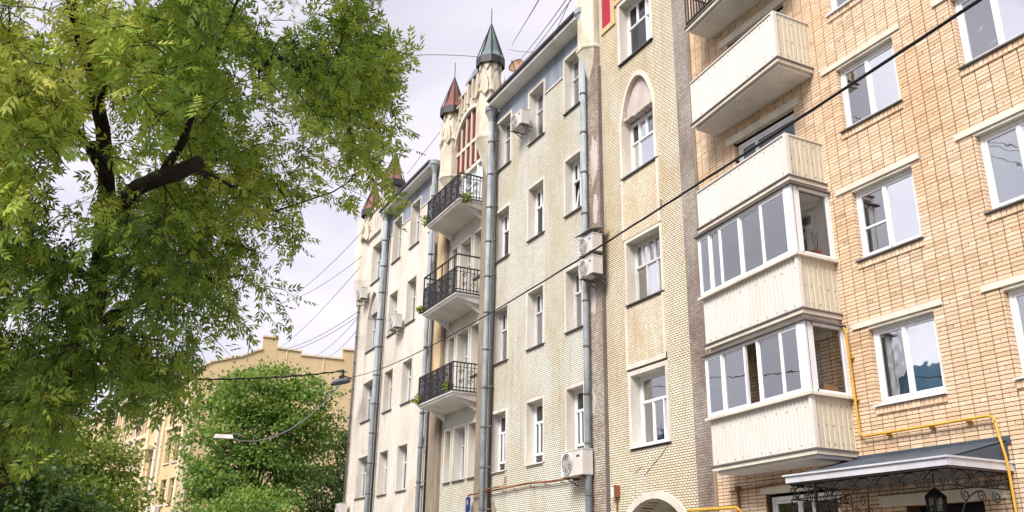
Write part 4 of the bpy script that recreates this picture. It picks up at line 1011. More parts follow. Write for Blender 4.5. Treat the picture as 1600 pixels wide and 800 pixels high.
# ================================================================== AIR CONDITIONERS
def ac_unit(w_, h_, label, loc, d=.32, shield=False, logo='logo_blue'):
    t = thing('air_conditioner', label, 'air conditioner', loc, 0, 'air conditioner units on the old facade')
    m = MB(); y0 = -d
    m.box(-w_/2, w_/2, y0, 0, 0, h_); m.box(-w_/2-.012, w_/2+.012, y0-.012, .012, h_+.001, h_+.025)
    part('casing', m, 'ac_white', t, False)
    cx = -w_/2+h_*.5; r = h_*.43
    m = MB()
    pts = lambda rr: [(cx+rr*math.cos(2*math.pi*i/24), y0-.02, h_/2+rr*math.sin(2*math.pi*i/24)) for i in range(25)]
    m.tube(pts(r), .014, 5, False)
    for q in (.25, .45, .65, .82): m.tube(pts(r*q), .005, 4, False)
    for i in range(12): a = math.pi*i/6; m.bar((cx+r*.1*math.cos(a), y0-.02, h_/2+r*.1*math.sin(a)), (cx+r*math.cos(a), y0-.02, h_/2+r*math.sin(a)), .007)
    part('fan_grille', m, 'ac_white', t, False)
    m = MB(); m.add([(cx+r*math.cos(2*math.pi*i/24), y0-.003, h_/2+r*math.sin(2*math.pi*i/24)) for i in range(24)], [tuple(range(24))]); part('fan_opening', m, 'ac_dark', t, False)
    m = MB()
    for i in range(3):
        a = 2*math.pi*i/3+.3; b_ = a+.9
        m.add([(cx, y0-.006, h_/2), (cx+r*.9*math.cos(a), y0-.006, h_/2+r*.9*math.sin(a)), (cx+r*.92*math.cos((a+b_)/2), y0-.012, h_/2+r*.92*math.sin((a+b_)/2)), (cx+r*.8*math.cos(b_), y0-.016, h_/2+r*.8*math.sin(b_))], [(0, 1, 2, 3)])
    part('fan_blades', m, 'galvanised', t, False)
    m = MB()
    for x in (-w_*.36, w_*.36): m.bar((x, .16, -.03), (x, y0-.04, -.03), .035); m.bar((x, .14, -.22), (x, y0+.08, -.04), .025)
    part('bracket', m, 'grey_sill', t, False)
    part('maker_badge', MB().box(w_*.22, w_*.36, y0-.006, y0-.001, h_*.72, h_*.8), logo, t, False)
    if shield:
        m = MB(); m.hexa([(-w_/2-.08, y0-.1, h_+.10), (w_/2+.04, y0-.1, h_+.10), (w_/2+.04, .15, h_+.28), (-w_/2-.08, .15, h_+.28), (-w_/2-.08, y0-.1, h_+.12), (w_/2+.04, y0-.1, h_+.12), (w_/2+.04, .15, h_+.30), (-w_/2-.08, .15, h_+.30)])
        part('rain_shield', m, 'galvanised', t, False)
    return t
ac_unit(1.15, .66, 'large white air conditioner on brackets under the lowest window by the drainpipe', (-21.3, -.17, 4.25), logo='ac_dark')
ac_unit(.76, .5, 'upper of the two stacked air conditioners on the pilaster, under a tin rain shield', (-20.25, -.28, 10.33), shield=True)
ac_unit(.76, .5, 'lower of the two stacked air conditioners on the pilaster', (-20.25, -.28, 9.66))
ac_unit(.85, .55, 'air conditioner by the top row of windows, under the blue plaster band', (-24.95, -.17, 16.6))
ac_unit(.85, .55, 'air conditioner beside a third floor window of the far pale wall', (-36.95, -.17, 12.1))
ac_unit(.85, .55, 'air conditioner high at the far corner of the old building', (-41.9, -.17, 14.85)) if False else ac_unit(.8, .55, 'air conditioner high at the far corner of the old building', (-42.35, -.17, 14.9))
ac_unit(.85, .55, 'lowest air conditioner at the far corner of the old building', (-43.1, -.17, 4.3))

# satellite dish on the roof
t = thing('satellite_dish', 'rusty round satellite dish behind the green-capped turret', 'satellite dish', (-28.15, 1.1, 19.6))
m = MB(); A = Vector((.55, -.8, .25)).normalized(); U = A.cross(Vector((0, 0, 1))).normalized(); V_ = U.cross(A)
vs = [Vector((0, 0, 1.75))-A*.09]; fs = []
for j, rr in enumerate((.17, .32)):
    for i in range(20): a = 2*math.pi*i/20; vs.append(Vector((0, 0, 1.75))+U*rr*math.cos(a)+V_*rr*math.sin(a)-A*(.09*(1-(rr/.32)**2)))
for i in range(20): fs.append((0, 1+i, 1+(i+1) % 20)); fs.append((1+i, 21+i, 21+(i+1) % 20, 1+(i+1) % 20))
part('dish', m.add(vs, fs), 'dish_tan', t, False)
m = MB(); m.tube([vs[21+i] for i in range(20)]+[vs[21]], .018, 5, False); part('rim', m, 'rusty_pipe', t, False)
m = MB(); m.tube([(0, 0, -.4), (0, .05, 1.0), (0, .12, 1.72)], .025, 6); m.tube([Vector((0, 0, 1.4)), Vector((0, 0, 1.7))+A*.35], .012, 5); m.lathe((A*.35).x, (A*.35).y, [(.03, 1.68), (.03, 1.78)], 6); part('mast', m, 'dark_metal', t, False)

# ================================================================== CABLES
def sag(a, b, s, n=24):
    a, b = Vector(a), Vector(b); return [a.lerp(b, i/n)-Vector((0, 0, s*4*(i/n)*(1-i/n))) for i in range(n+1)]
HOOK = Vector((-43.35, -.5, 11.02))
E_ = at(1720, -125, 6.4)
m = MB(); m.tube(sag(HOOK, E_, .55, 60), .0135, 7); solo('power_cable', m, 'cable_black', 'thick black power cable slanting across the whole facade to the far wall hook', 'cable')
t = thing('cable_hook', 'black iron wall hook with insulators holding the street cables at the far corner', 'cable hook', HOOK)
m = MB(); m.bar((0, .5, -.1), (0, -.25, .1), .05); m.bar((.0, -.2, .35), (0, -.1, -.3), .06); part('arm', m, 'cable_black', t, False)
m = MB()
for z in (-.28, .0, .33): m.lathe(-.05, -.2, [(.05, z-.08), (.08, z-.05), (.05, z), (.08, z+.04), (.04, z+.08)], 8)
part('insulator', m, 'dark_metal', t, False)
pL = at(-60, 566, 34)
m = MB(); m.tube(sag(HOOK+Vector((0, -.2, .33)), pL, .5, 40), .035, 6)
pr = sag(HOOK+Vector((0, -.2, .33)), pL, .5, 120); m.tube([p_+Vector((0, .05*math.cos(i*.9), .05*math.sin(i*.9))) for i, p_ in enumerate(pr)], .018, 4)
solo('twisted_cable', m, 'cable_black', 'twisted black cable from the far wall hook across to the left, over the middle tree', 'cable')
L2 = at(352, 683, 44)
m = MB(); pts = sag(HOOK+Vector((0, -.2, -.25)), L2, 1.15, 30); m.tube(pts, .03, 5); solo('lamp_cable', m, 'cable_grey', 'grey cable sagging down from the wall hook to a small lamp before the middle tree', 'cable')
# hanging street lamp
lp = at(533, 597, 44.3)
t = thing('street_lamp', 'grey oval street lamp slung from the cable at the far corner', 'street lamp', lp)
ax_ = Vector(rt)*.9; ax_.z = 0; ax_.normalize()
m = MB(); n = 14
ring = []
for j, (f_, rr, zz) in enumerate(((-.50, .02, -.06), (-.46, .12, -.05), (-.3, .19, 0), (0, .21, .03), (.3, .18, .03), (.42, .11, .02), (.48, .02, .0))):
    c_ = ax_*f_+Vector((0, 0, zz+.12*f_)); pe = ax_.cross(Vector((0, 0, 1)))
    for i in range(n): a = 2*math.pi*i/n; ring.append(c_+pe*rr*1.1*math.cos(a)+Vector((0, 0, rr*.75*math.sin(a))))
m.add(ring, [(j*n+i, j*n+(i+1) % n, (j+1)*n+(i+1) % n, (j+1)*n+i) for j in range(6) for i in range(n)]); part('lamp_shade', m, 'lamp_grey', t, False, True)
m = MB(); m.box(-.12, .12, -.1, .1, .14, .3); m.tube([(0, 0, .3), (0, 0, .48)], .03, 6); m.bar(ax_*-.2+Vector((0, 0, .5)), ax_*.25+Vector((0, 0, .5)), .05); part('hanger', m, 'dark_metal', t, False)
t = thing('street_lamp', 'small pale street lamp hanging at the end of the grey sagging cable', 'street lamp', L2)
m = MB(); m.hexa([(-.15, -.5, -.08), (.15, -.5, -.08), (.15, .35, -.06), (-.15, .35, -.06), (-.1, -.45, .1), (.1, -.45, .1), (.1, .3, .12), (-.1, .3, .12)]); part('lamp_shade', m, 'ac_white', t, False)
m = MB(); m.tube([(0, .2, .1), (0, .45, .2), (0, .9, .05)], .03, 5); part('hanger', m, 'cable_grey', t, False)
# thin wires in the sky
wires = [((800, 70), 42, (848, -10), 14, .0, .02, 'from behind the green-capped turret up out of the picture, leftmost of its fan'), ((803, 103), 42, (893, -12), 16, .1, .02, 'from behind the green-capped turret, second of its fan'), ((812, 103), 42, (905, -18), 16, .1, .02, 'from behind the green-capped turret, third of its fan'), ((855, 78), 34, (897, -12), 22, 0, .02, 'short steep wire above the near roof edge'),
         ((652, 86), 40, (760, 90), 37, -.06, .03, 'wavy wire from the near tree to the green-capped turret'), ((795, 77), 37.5, (856, 79), 35, .1, .02, 'short level wire right of the green-capped turret'),
         ((636, 272), 50, (690, 203), 40, 0, .025, 'between the red cone and the red-capped turret'), ((430, 480), 62, (570, 358), 44, .4, .03, 'uppermost of the wires left of the far corner'), ((432, 476), 62, (566, 400), 44, .4, .03, 'second of the wires left of the far corner'), ((436, 545), 72, (562, 418), 44, .3, .03, 'third of the wires left of the far corner'),
         ((445, 545), 74, (560, 487), 44, .3, .035, 'upper of the four low wires reaching the yellow roof'), ((450, 548), 74, (559, 494), 44, .3, .035, 'second of the four low wires reaching the yellow roof'), ((488, 558), 76, (559, 497), 44, .3, .03, 'third of the four low wires reaching the yellow roof'), ((505, 560), 76, (558, 516), 44, .3, .03, 'lowest of the four low wires reaching the yellow roof')]
for (p0, d0, p1, d1, sg, r_, lab) in wires:
    m = MB(); m.tube(sag(at(*p0, d0), at(*p1, d1), sg, 16), r_*.55, 4); solo('overhead_wire', m, 'cable_grey', ('thin wire '+lab) if not lab.startswith(('short', 'wavy')) else lab, 'wire', 'thin overhead wires against the sky')

ob = thing('blue_roofed_house', 'old house with a blue metal roof and chimneys, seen only reflected in window glass', 'building', (-50, -50, 0))
ow = [(x, x+1.2, z, z+1.8) for x in np.arange(-76, -22, 3.0) for z in (2, 5.4, 8.8, 12.2)]
part('wall', wall(MB(), -78, -20, 0, 15, ow, -43.5, -43), 'yellow_wall', ob)
for (a, b, p_, q_) in ow: part('window', MB().box(a, b, -43.4, -43.35, p_, q_), 'dark_door', ob)
m = MB(); m.prism([(-78.4, 15), (-74, 17.8), (-52, 17.8), (-49, 15)], -56, -42.6); m.prism([(-48.9, 15), (-45, 17), (-24, 17), (-19.6, 15)], -56, -42.6); part('roof', m, 'blue_tin', ob)
for x, z in ((-71, 17.7), (-66, 17.7), (-55, 17.7), (-42, 16.9), (-36, 16.9), (-30, 16.9)): part('chimney', MB().box(x, x+1.1, -52, -51, z, z+2.2).box(x-.1, x+1.2, -52.1, -50.9, z+2.2, z+2.4), 'yellow_wall', ob)
part('rear_wall', MB().box(-78, -20, -56, -55.6, 0, 15), 'yellow_wall', ob)

# ================================================================== DISTANT YELLOW BUILDING
yb = thing('yellow_building', 'long ochre plastered building with shaped gable and pilasters at the end of the street', 'building', (-82, -3, 0))
C0 = Vector((-82, -3, 0)); Fd = Vector((-26.4, -5.4, 0)).normalized(); Gd = Vector((.1, .99, 0)).normalized(); Nn = Vector((Fd.y, -Fd.x, 0))
if Nn.y > 0: Nn = -Nn                               # outward normal of the long facade
def yq(m, s0, s1, z0, z1, o0=0, o1=.2):             # box on the long facade: s along it, o outwards
    P = lambda s, o, z: C0+Fd*s+Nn*o+Vector((0, 0, z))
    m.hexa([P(s1, o1, z0), P(s0, o1, z0), P(s0, o0, z0), P(s1, o0, z0), P(s1, o1, z1), P(s0, o1, z1), P(s0, o0, z1), P(s1, o0, z1)])
wins = []
for s0, s1 in ((1.2, 2.6), (3.4, 4.8)): wins += [(s0, s1, 14.3, 16.9), (s0, s1, 10.8, 13.1), (s0, s1, 7.2, 9.4), (s0, s1, 3.6, 5.8)]
for i in range(9):
    s = 10.9+i*1.75; wins += [(s, s+.95, 14.2, 16.8), (s, s+.95, 11.1, 12.9), (s, s+.95, 7.4, 9.2), (s, s+.95, 4, 5.8)]
wins += [(8.0, 9.2, 14.6, 17.0), (8.1, 9.1, 8.4, 11.6), (8.1, 9.1, 4.4, 7.4)]
m = MB()
for a, b, p_, q_ in cells(0, 40, 0, 18, wins): yq(m, a, b, p_, q_, -.5, 0)
part('wall', m, 'yellow_wall', yb)
for (a, b, p_, q_) in wins:
    m = MB(); yq(m, a, b, p_, q_, -.32, -.28); g = part('window', m, 'glass_dark' if random.random() < .6 else 'glass_mid', yb)
    m = MB(); yq(m, (a+b)/2-.04, (a+b)/2+.04, p_, q_, -.279, -.22); yq(m, a, b, lerp(p_, q_, .66), lerp(p_, q_, .66)+.07, -.275, -.23); yq(m, a-.1, b+.1, p_-.12, p_-.01, .002, .12)
    part('frame', m, 'cream_paint', g)
m = MB(); yq(m, -.1, 40, 18, 18.5, -.5, .45); yq(m, 0, 40, 17.4, 17.55, .0, .12)
for s in (.2, 5.6, 7.1, 9.9): yq(m, s, s+.55, 0, 17.4, .003, .2)
for i in range(10): yq(m, 10.35+i*1.75, 10.35+i*1.75+.35, 13.6, 17.4, .003, .22)
for s0, s1 in ((1, 5.1), (10.6, 26.5)): yq(m, s0, s1, 13.75, 14.05, .004, .24)
for s0, s1 in ((7.6, 9.7),): yq(m, s0, s1, 12.35, 12.7, .004, .8)
part('trim', m, 'yellow_trim', yb)
m = MB()
for s in (6.6, 13.6, 22.0):
    P0 = C0+Fd*s+Nn*.3; m.tube([P0+Vector((0, 0, .3)), P0+Vector((0, 0, 17.8))], .12, 6)
part('drainpipe', m, 'ac_white', yb)
# gable wall toward the street, shaped parapet
gz = [(0, 18.0), (.6, 18.9), (1.3, 19.4), (2.6, 19.8), (3.95, 20.2), (4.9, 20.7), (5.55, 21.0), (5.56, 22.2), (6.9, 22.2), (6.91, 21.25), (9.1, 21.15), (9.11, 20.8), (12.95, 20.8), (12.96, 21.75), (15.3, 21.75), (15.31, 18), (16, 18)]
def gq(m, s0, s1, z0a, z1a, z0b, z1b, o0, o1):
    n_ = Vector((Gd.y, -Gd.x, 0)); P = lambda s, o, z: C0+Gd*s+n_*o+Vector((0, 0, z))
    m.hexa([P(s0, o1, z0a), P(s1, o1, z0b), P(s1, o0, z0b), P(s0, o0, z0a), P(s0, o1, z1a), P(s1, o1, z1b), P(s1, o0, z1b), P(s0, o0, z1a)])
m = MB(); c2 = MB()
for (a, za), (b, zb) in zip(gz, gz[1:]):
    if b-a < .05: continue
    gq(m, a, b, 0, za, 0, zb, -.5, 0); gq(c2, a-.05, b+.05, za, za+.16, zb, zb+.16, -.6, .12)
part('gable_wall', m, 'yellow_wall', yb); part('coping', c2, 'yellow_trim', yb)
m = MB(); gq(m, 0, 16, 0, 17.5, 0, 17.5, -14, -13.5); part('rear_wall', m, 'yellow_wall', yb)
m = MB(); gq(m, 7.75, 7.85, 17.6, 21.1, 17.6, 21.1, .002, .05); gq(m, 0, .5, 0, 17.9, 0, 17.9, .003, .12); gq(m, 11.2, 11.3, 12, 20.7, 12, 20.7, .002, .05); part('trim', m, 'yellow_trim', yb)
m = MB(); m.hexa([C0+Fd*.2+Vector((0, 0, 18.5)), C0+Gd*15+Fd*.2+Vector((0, 0, 18.5)), C0+Gd*15+Fd*40+Vector((0, 0, 18.5)), C0+Fd*40+Vector((0, 0, 18.5)), C0+Gd*6+Fd*3+Vector((0, 0, 20)), C0+Gd*9+Fd*3+Vector((0, 0, 20)), C0+Gd*9+Fd*38+Vector((0, 0, 20)), C0+Gd*6+Fd*38+Vector((0, 0, 20))]); part('roof', m, 'roof_metal', yb)
t = thing('rooftop_antenna', 'spindly television antenna on the yellow building roof left of the chimney', 'antenna', at(387, 557, 83))
m = MB(); m.tube([(0, 0, -.5), (0, 0, 2.2)], .04, 5)
for i in range(5): m.bar((-.3+i*.05, -1.0+i*.42, 1.5), (.3, -1.0+i*.42, 1.6), .03)
m.bar((0, -1.1, 1.52), (0, 1.0, 1.52), .04); part('mast', m, 'cable_grey', t, False)
t = thing('air_conditioner', 'white air conditioner on the ochre side wall of the yellow building', 'air conditioner', C0+Fd*4.4+Nn*.1+Vector((0, 0, 6.4)), math.atan2(-Nn.x, Nn.y)+math.pi)
part('casing', MB().box(-.5, .5, -.4, 0, 0, .7), 'ac_white', t, False); part('bracket', MB().box(-.7, -.55, -.45, .0, -.1, -.04).box(.55, .7, -.45, .0, -.1, -.04).box(-.7, .7, -.4, -.3, -.1, -.03), 'dark_metal', t, False)

# ================================================================== FOLIAGE
def leaf_mesh(name, V, Fc, tint_, mat):
    me = bpy.data.meshes.new(name); nv, nf = len(V), len(Fc)
    me.vertices.add(nv); me.vertices.foreach_set('co', V.astype(np.float32).ravel())
    me.loops.add(nf*3); me.loops.foreach_set('vertex_index', Fc.astype(np.int32).ravel())
    me.polygons.add(nf); me.polygons.foreach_set('loop_start', np.arange(0, nf*3, 3, dtype=np.int32)); me.polygons.foreach_set('loop_total', np.full(nf, 3, dtype=np.int32))
    a = me.attributes.new('tint', 'FLOAT', 'FACE'); a.data.foreach_set('value', tint_.astype(np.float32)); me.materials.append(MATS[mat]); me.update(calc_edges=True); return me
def frames(d, rng, droop=None):                      # rotation matrices whose x axis is d
    d = d/np.linalg.norm(d, axis=1, keepdims=True); r = rng.normal(size=d.shape); r[:, 2] += 1.2
    z = r-d*np.sum(r*d, axis=1, keepdims=True); z /= np.linalg.norm(z, axis=1, keepdims=True); y = np.cross(z, d)
    return np.stack([d, y, z], axis=2)
def compound(nl=7, L=.2, ll=.105, lw=.036):
    V = []; Fc = []
    def leaflet(base, dirv, side):
        d = Vector(dirv).normalized(); s = d.cross(Vector((0, 0, 1))).normalized()*lw*.5; n = Vector((0, 0, -.006)); b = Vector(base); o = len(V)
        V.extend([b, b+d*ll*.42+s+n, b+d*ll+Vector((0, 0, -.02)), b+d*ll*.42-s+n]); Fc.extend([(o, o+1, o+2), (o, o+2, o+3)])
    k = (nl-1)//2
    for i in range(k):
        x = L*(.35+.6*i/max(1, k-1)); z = -.25*x*x*3
        leaflet((x, 0, z), (.75, .75, -.35), 1); leaflet((x, 0, z), (.75, -.75, -.35), -1)
    leaflet((L, 0, -.03), (1, 0, -.3), 1)
    o = len(V); V.extend([Vector((0, .002, 0)), Vector((0, -.002, 0)), Vector((L, 0, -.03))]); Fc.append((o, o+1, o+2))
    return np.array([tuple(v) for v in V]), np.array(Fc)
def scatter(T, P, Rm, sc, tint_):
    V0, F0 = T; n = len(P)
    V = np.einsum('nij,vj->nvi', Rm, V0)*sc[:, None, None]+P[:, None, :]
    Fc = F0[None]+(np.arange(n)*len(V0))[:, None, None]
    return V.reshape(-1, 3), Fc.reshape(-1, 3), np.repeat(tint_, len(F0))

# ---- near ash-leaved tree
POLY = [(-420, -330), (560, -330), (610, -140), (566, -30), (560, 30), (600, 52), (640, 68), (632, 98), (600, 118), (612, 150), (622, 200), (632, 232), (622, 262), (634, 286), (600, 304), (565, 300), (535, 330), (505, 318), (478, 285), (462, 300), (474, 345), (462, 368), (420, 378), (400, 384), (430, 408), (452, 470), (430, 502), (392, 516), (350, 528), (322, 560), (300, 590), (255, 608), (215, 618), (180, 650), (150, 655), (90, 668), (40, 690), (-10, 720), (-60, 760), (-420, 790)]
PX = np.array(POLY, float)
def inside(x, y):
    c = np.zeros(len(x), bool); j = len(PX)-1
    for i in range(len(PX)):
        xi, yi, xj, yj = *PX[i], *PX[j]
        c ^= ((yi > y) != (yj > y)) & (x < (xj-xi)*(y-yi)/(yj-yi+1e-9)+xi); j = i
    return c
def edge_dist(x, y):
    d = np.full(len(x), 1e9); j = len(PX)-1
    for i in range(len(PX)):
        a, b = PX[j], PX[i]; ab = b-a; t = np.clip(((x-a[0])*ab[0]+(y-a[1])*ab[1])/(ab@ab+1e-9), 0, 1)
        d = np.minimum(d, np.hypot(x-a[0]-t*ab[0], y-a[1]-t*ab[1])); j = i
    return d
nt_ = thing('ash_leaved_maple', 'large near tree with narrow pointed yellow-green leaves filling the left of the picture', 'tree', (at(-140, 1250, 10.6).x, at(-140, 1250, 10.6).y, 0))
NS = 8000
sx = RNG.uniform(-420, 640, NS*3); sy = RNG.uniform(-330, 860, NS*3); ok = inside(sx, sy); sx, sy = sx[ok][:NS], sy[ok][:NS]
# clumpy density: drop sprays in noise holes
ph = RNG.uniform(0, 6.28, 6)
nz = np.sin(sx/47+ph[0])+np.sin(sy/41+ph[1])+np.sin((sx+sy)/63+ph[2])+np.sin((sx-sy)/38+ph[3])+.8*np.sin(sx/19+ph[4])*np.sin(sy/17+ph[5])
gap = (nz < -.4) & (RNG.random(len(sx)) < .82)
near_sp = ((np.hypot(sx-590, sy-312) < 30) | (np.hypot(sx-620, sy-258) < 24)) & (RNG.random(len(sx)) < .8)
low = near_sp | (sy > 300) & (sx > 330) & (RNG.random(len(sx)) < .35)
keep = ~(gap | low); sx, sy = sx[keep], sy[keep]
ed = edge_dist(sx, sy); th = np.sqrt(np.clip(ed/230, .02, 1))
dist = 10.2+RNG.uniform(-1, 1, len(sx))*3.1*th-.0008*(sx-150)
rays = ((sx-800)/F_PX)[:, None]*rt-((sy-400)/F_PX)[:, None]*up+fw; rays /= np.linalg.norm(rays, axis=1, keepdims=True)
dist = np.where((sx > 20) & (sx < 300) & (sy > 400) & (RNG.random(len(sx)) < .5), RNG.uniform(7.6, 9.6, len(sx)), dist)
def seg_d(a, b):
    a = np.array(a, float); ab = np.array(b, float)-a; t = np.clip(((sx-a[0])*ab[0]+(sy-a[1])*ab[1])/(ab@ab), 0, 1); return np.hypot(sx-a[0]-t*ab[0], sy-a[1]-t*ab[1])
dist = np.where((seg_d((225, 285), (312, 258)) < 26) | (seg_d((290, 240), (290, 200)) < 20), RNG.uniform(8.9, 12, len(sx)), dist)   # foliage opens round the big stub
dist = np.where(((seg_d((118, 50), (150, 130)) < 26) | (seg_d((150, 130), (166, 270)) < 30) | (seg_d((420, 95), (460, 108)) < 24)) & (RNG.random(len(sx)) < .7), RNG.uniform(11.3, 13.2, len(sx)), dist)
SP = CAM+rays*dist[:, None]
trunkc = np.array(at(160, 330, 10.6))
outd = SP-trunkc; outd /= np.linalg.norm(outd, axis=1, keepdims=True)+1e-9
sd_ = outd*.8+RNG.normal(size=SP.shape)*.55; sd_[:, 2] -= .15; sd_ /= np.linalg.norm(sd_, axis=1, keepdims=True)
NL = 9; LP = []; LD = []; TI = []
twigs = MB()
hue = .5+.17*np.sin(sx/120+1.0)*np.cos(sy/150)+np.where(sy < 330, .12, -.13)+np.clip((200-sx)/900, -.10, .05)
for i in range(len(SP)):
    L = random.uniform(.34, .62); p0 = SP[i]-sd_[i]*L*.5; pts = []
    for k in range(NL):
        t = (k+.6)/NL; p = p0+sd_[i]*L*t+np.array([0, 0, -.16*t*t]); pts.append(p)
        side = RNG.normal(size=3)*.75; d = sd_[i]*.65+side; d[2] -= .38
        LP.append(p); LD.append(d); TI.append(hue[i])
    twigs.tube([p0, pts[NL//2], pts[-1]], [.006, .004, .002], 3, False)
LP = np.array(LP); LD = np.array(LD); TI = np.array(TI)
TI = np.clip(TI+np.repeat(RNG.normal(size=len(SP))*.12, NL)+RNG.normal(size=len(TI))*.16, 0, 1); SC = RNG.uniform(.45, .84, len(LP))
Rm = frames(LD, RNG); T7 = compound(7); T5 = compound(5, .15, .11, .04)
dcam = np.linalg.norm(LP-CAM, axis=1); rel = LP-CAM; cz = rel@fw; u = 800+F_PX*(rel@rt)/cz; v_ = 400-F_PX*(rel@up)/cz
vis = (u > 0) & (u < 1600) & (v_ > 0) & (v_ < 800); rank = np.argsort(np.where(vis, dcam/SC, 1e9))[:300]
msk = np.ones(len(LP), bool); msk[rank] = False
idx = np.where(msk)[0]; h1, h2 = idx[::2], idx[1::2]
Va, Fa, Ta = scatter(T7, LP[h1], Rm[h1], SC[h1], TI[h1]); Vb, Fb, Tb = scatter(T5, LP[h2], Rm[h2], SC[h2], TI[h2])
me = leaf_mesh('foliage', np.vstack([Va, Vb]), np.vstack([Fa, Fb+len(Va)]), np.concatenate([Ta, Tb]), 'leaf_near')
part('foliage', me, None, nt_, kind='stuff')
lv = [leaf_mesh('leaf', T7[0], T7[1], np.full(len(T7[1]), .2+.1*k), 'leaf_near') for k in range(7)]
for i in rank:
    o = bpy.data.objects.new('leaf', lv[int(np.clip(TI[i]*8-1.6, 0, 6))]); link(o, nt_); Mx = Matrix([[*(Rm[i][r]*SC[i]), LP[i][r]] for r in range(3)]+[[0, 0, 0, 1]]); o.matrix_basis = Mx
part('twigs', twigs, 'bark', nt_, kind='stuff')
LIMBP = []
def limb(name, pts, rs, n=9):
    P = [at(*p) for p in pts]; Q = []; r2 = []
    for i in range(len(P)-1):
        for k in range(4):
            t = k/4; Q.append(P[i].lerp(P[i+1], t)+Vector((random.gauss(0, 1), random.gauss(0, 1), random.gauss(0, 1)))*rs[i]*.10); r2.append(lerp(rs[i], rs[i+1], t)*random.uniform(.94, 1.07))
    LIMBP.extend(Q);
    Q.append(P[-1]); r2.append(rs[-1]); part(name, MB().tube(Q, r2, n), 'bark', nt_, smooth=True)
limb('trunk', [(-140, 1250, 10.6), (-80, 900, 10.6), (60, 640, 10.7), (150, 480, 10.8), (166, 300, 10.8), (160, 200, 10.8), (142, 110, 10.8), (120, 45, 10.7), (95, -60, 10.5)], [.15, .13, .11, .10, .09, .08, .066, .05, .035])
limb('limb', [(168, 350, 10.8), (205, 300, 9.0), (232, 284, 8.2), (280, 268, 7.9), (313, 252, 7.8)], [.07, .07, .07, .07, .055])
limb('limb', [(250, 278, 8.4), (283, 225, 8.3), (297, 190, 8.2), (330, 100, 8.5), (380, -20, 8.7)], [.045, .035, .026, .018, .01])
limb('limb', [(300, 262, 8.1), (360, 290, 8.6), (430, 330, 9.2), (520, 300, 9.6), (600, 250, 9.8)], [.04, .018, .012, .008, .005])
limb('limb', [(405, 112, 8.6), (428, 88, 8.5), (445, 94, 8.4), (458, 108, 8.5), (520, 100, 8.8), (600, 80, 9.2)], [.02, .024, .024, .018, .01, .005])
limb('limb', [(166, 280, 10.8), (140, 235, 10), (110, 190, 9.5), (60, 120, 9.2), (0, 60, 9)], [.055, .04, .035, .025, .015])
limb('limb', [(-60, 185, 8.5), (0, 194, 8.4), (45, 203, 8.4), (92, 208, 8.4)], [.04, .034, .03, .02])
limb('limb', [(165, 260, 10.8), (148, 225, 9.6), (120, 228, 9.0)], [.04, .03, .015])
limb('limb', [(166, 460, 10.8), (120, 420, 10), (60, 400, 9.4), (-30, 380, 9)], [.06, .045, .03, .02])
limb('limb', [(162, 500, 10.7), (220, 470, 9.8), (300, 440, 9.4), (380, 430, 9.3)], [.055, .04, .028, .012])
limb('limb', [(160, 150, 10.8), (220, 60, 10), (300, -40, 9.6)], [.05, .035, .02])
limb('limb', [(158, 560, 10.7), (100, 540, 9.6), (20, 560, 8.8)], [.05, .035, .02])

LPA = np.array([tuple(p) for p in LIMBP]); br = MB()
USED = np.zeros(len(LPA))
for i in range(0, len(SP), 9):                       # branchlets joining the sprays to the limbs
    dd = np.linalg.norm(LPA-SP[i], axis=1); j = int(np.argmin(dd+USED*.5))
    if dd[j] > .9 or USED[j] > 1: continue
    USED[j] += 1
    a, b = Vector(LPA[j]), Vector(SP[i]); m_ = a.lerp(b, .5)+Vector((random.gauss(0, .12), random.gauss(0, .12), .12*dd[j])); br.tube([a, a.lerp(m_, .5)+Vector((0, 0, .03)), m_, b.lerp(m_, .4), b], [.008, .006, .004, .003, .002], 4, False)
part('branchlets', br, 'bark', nt_, kind='stuff')

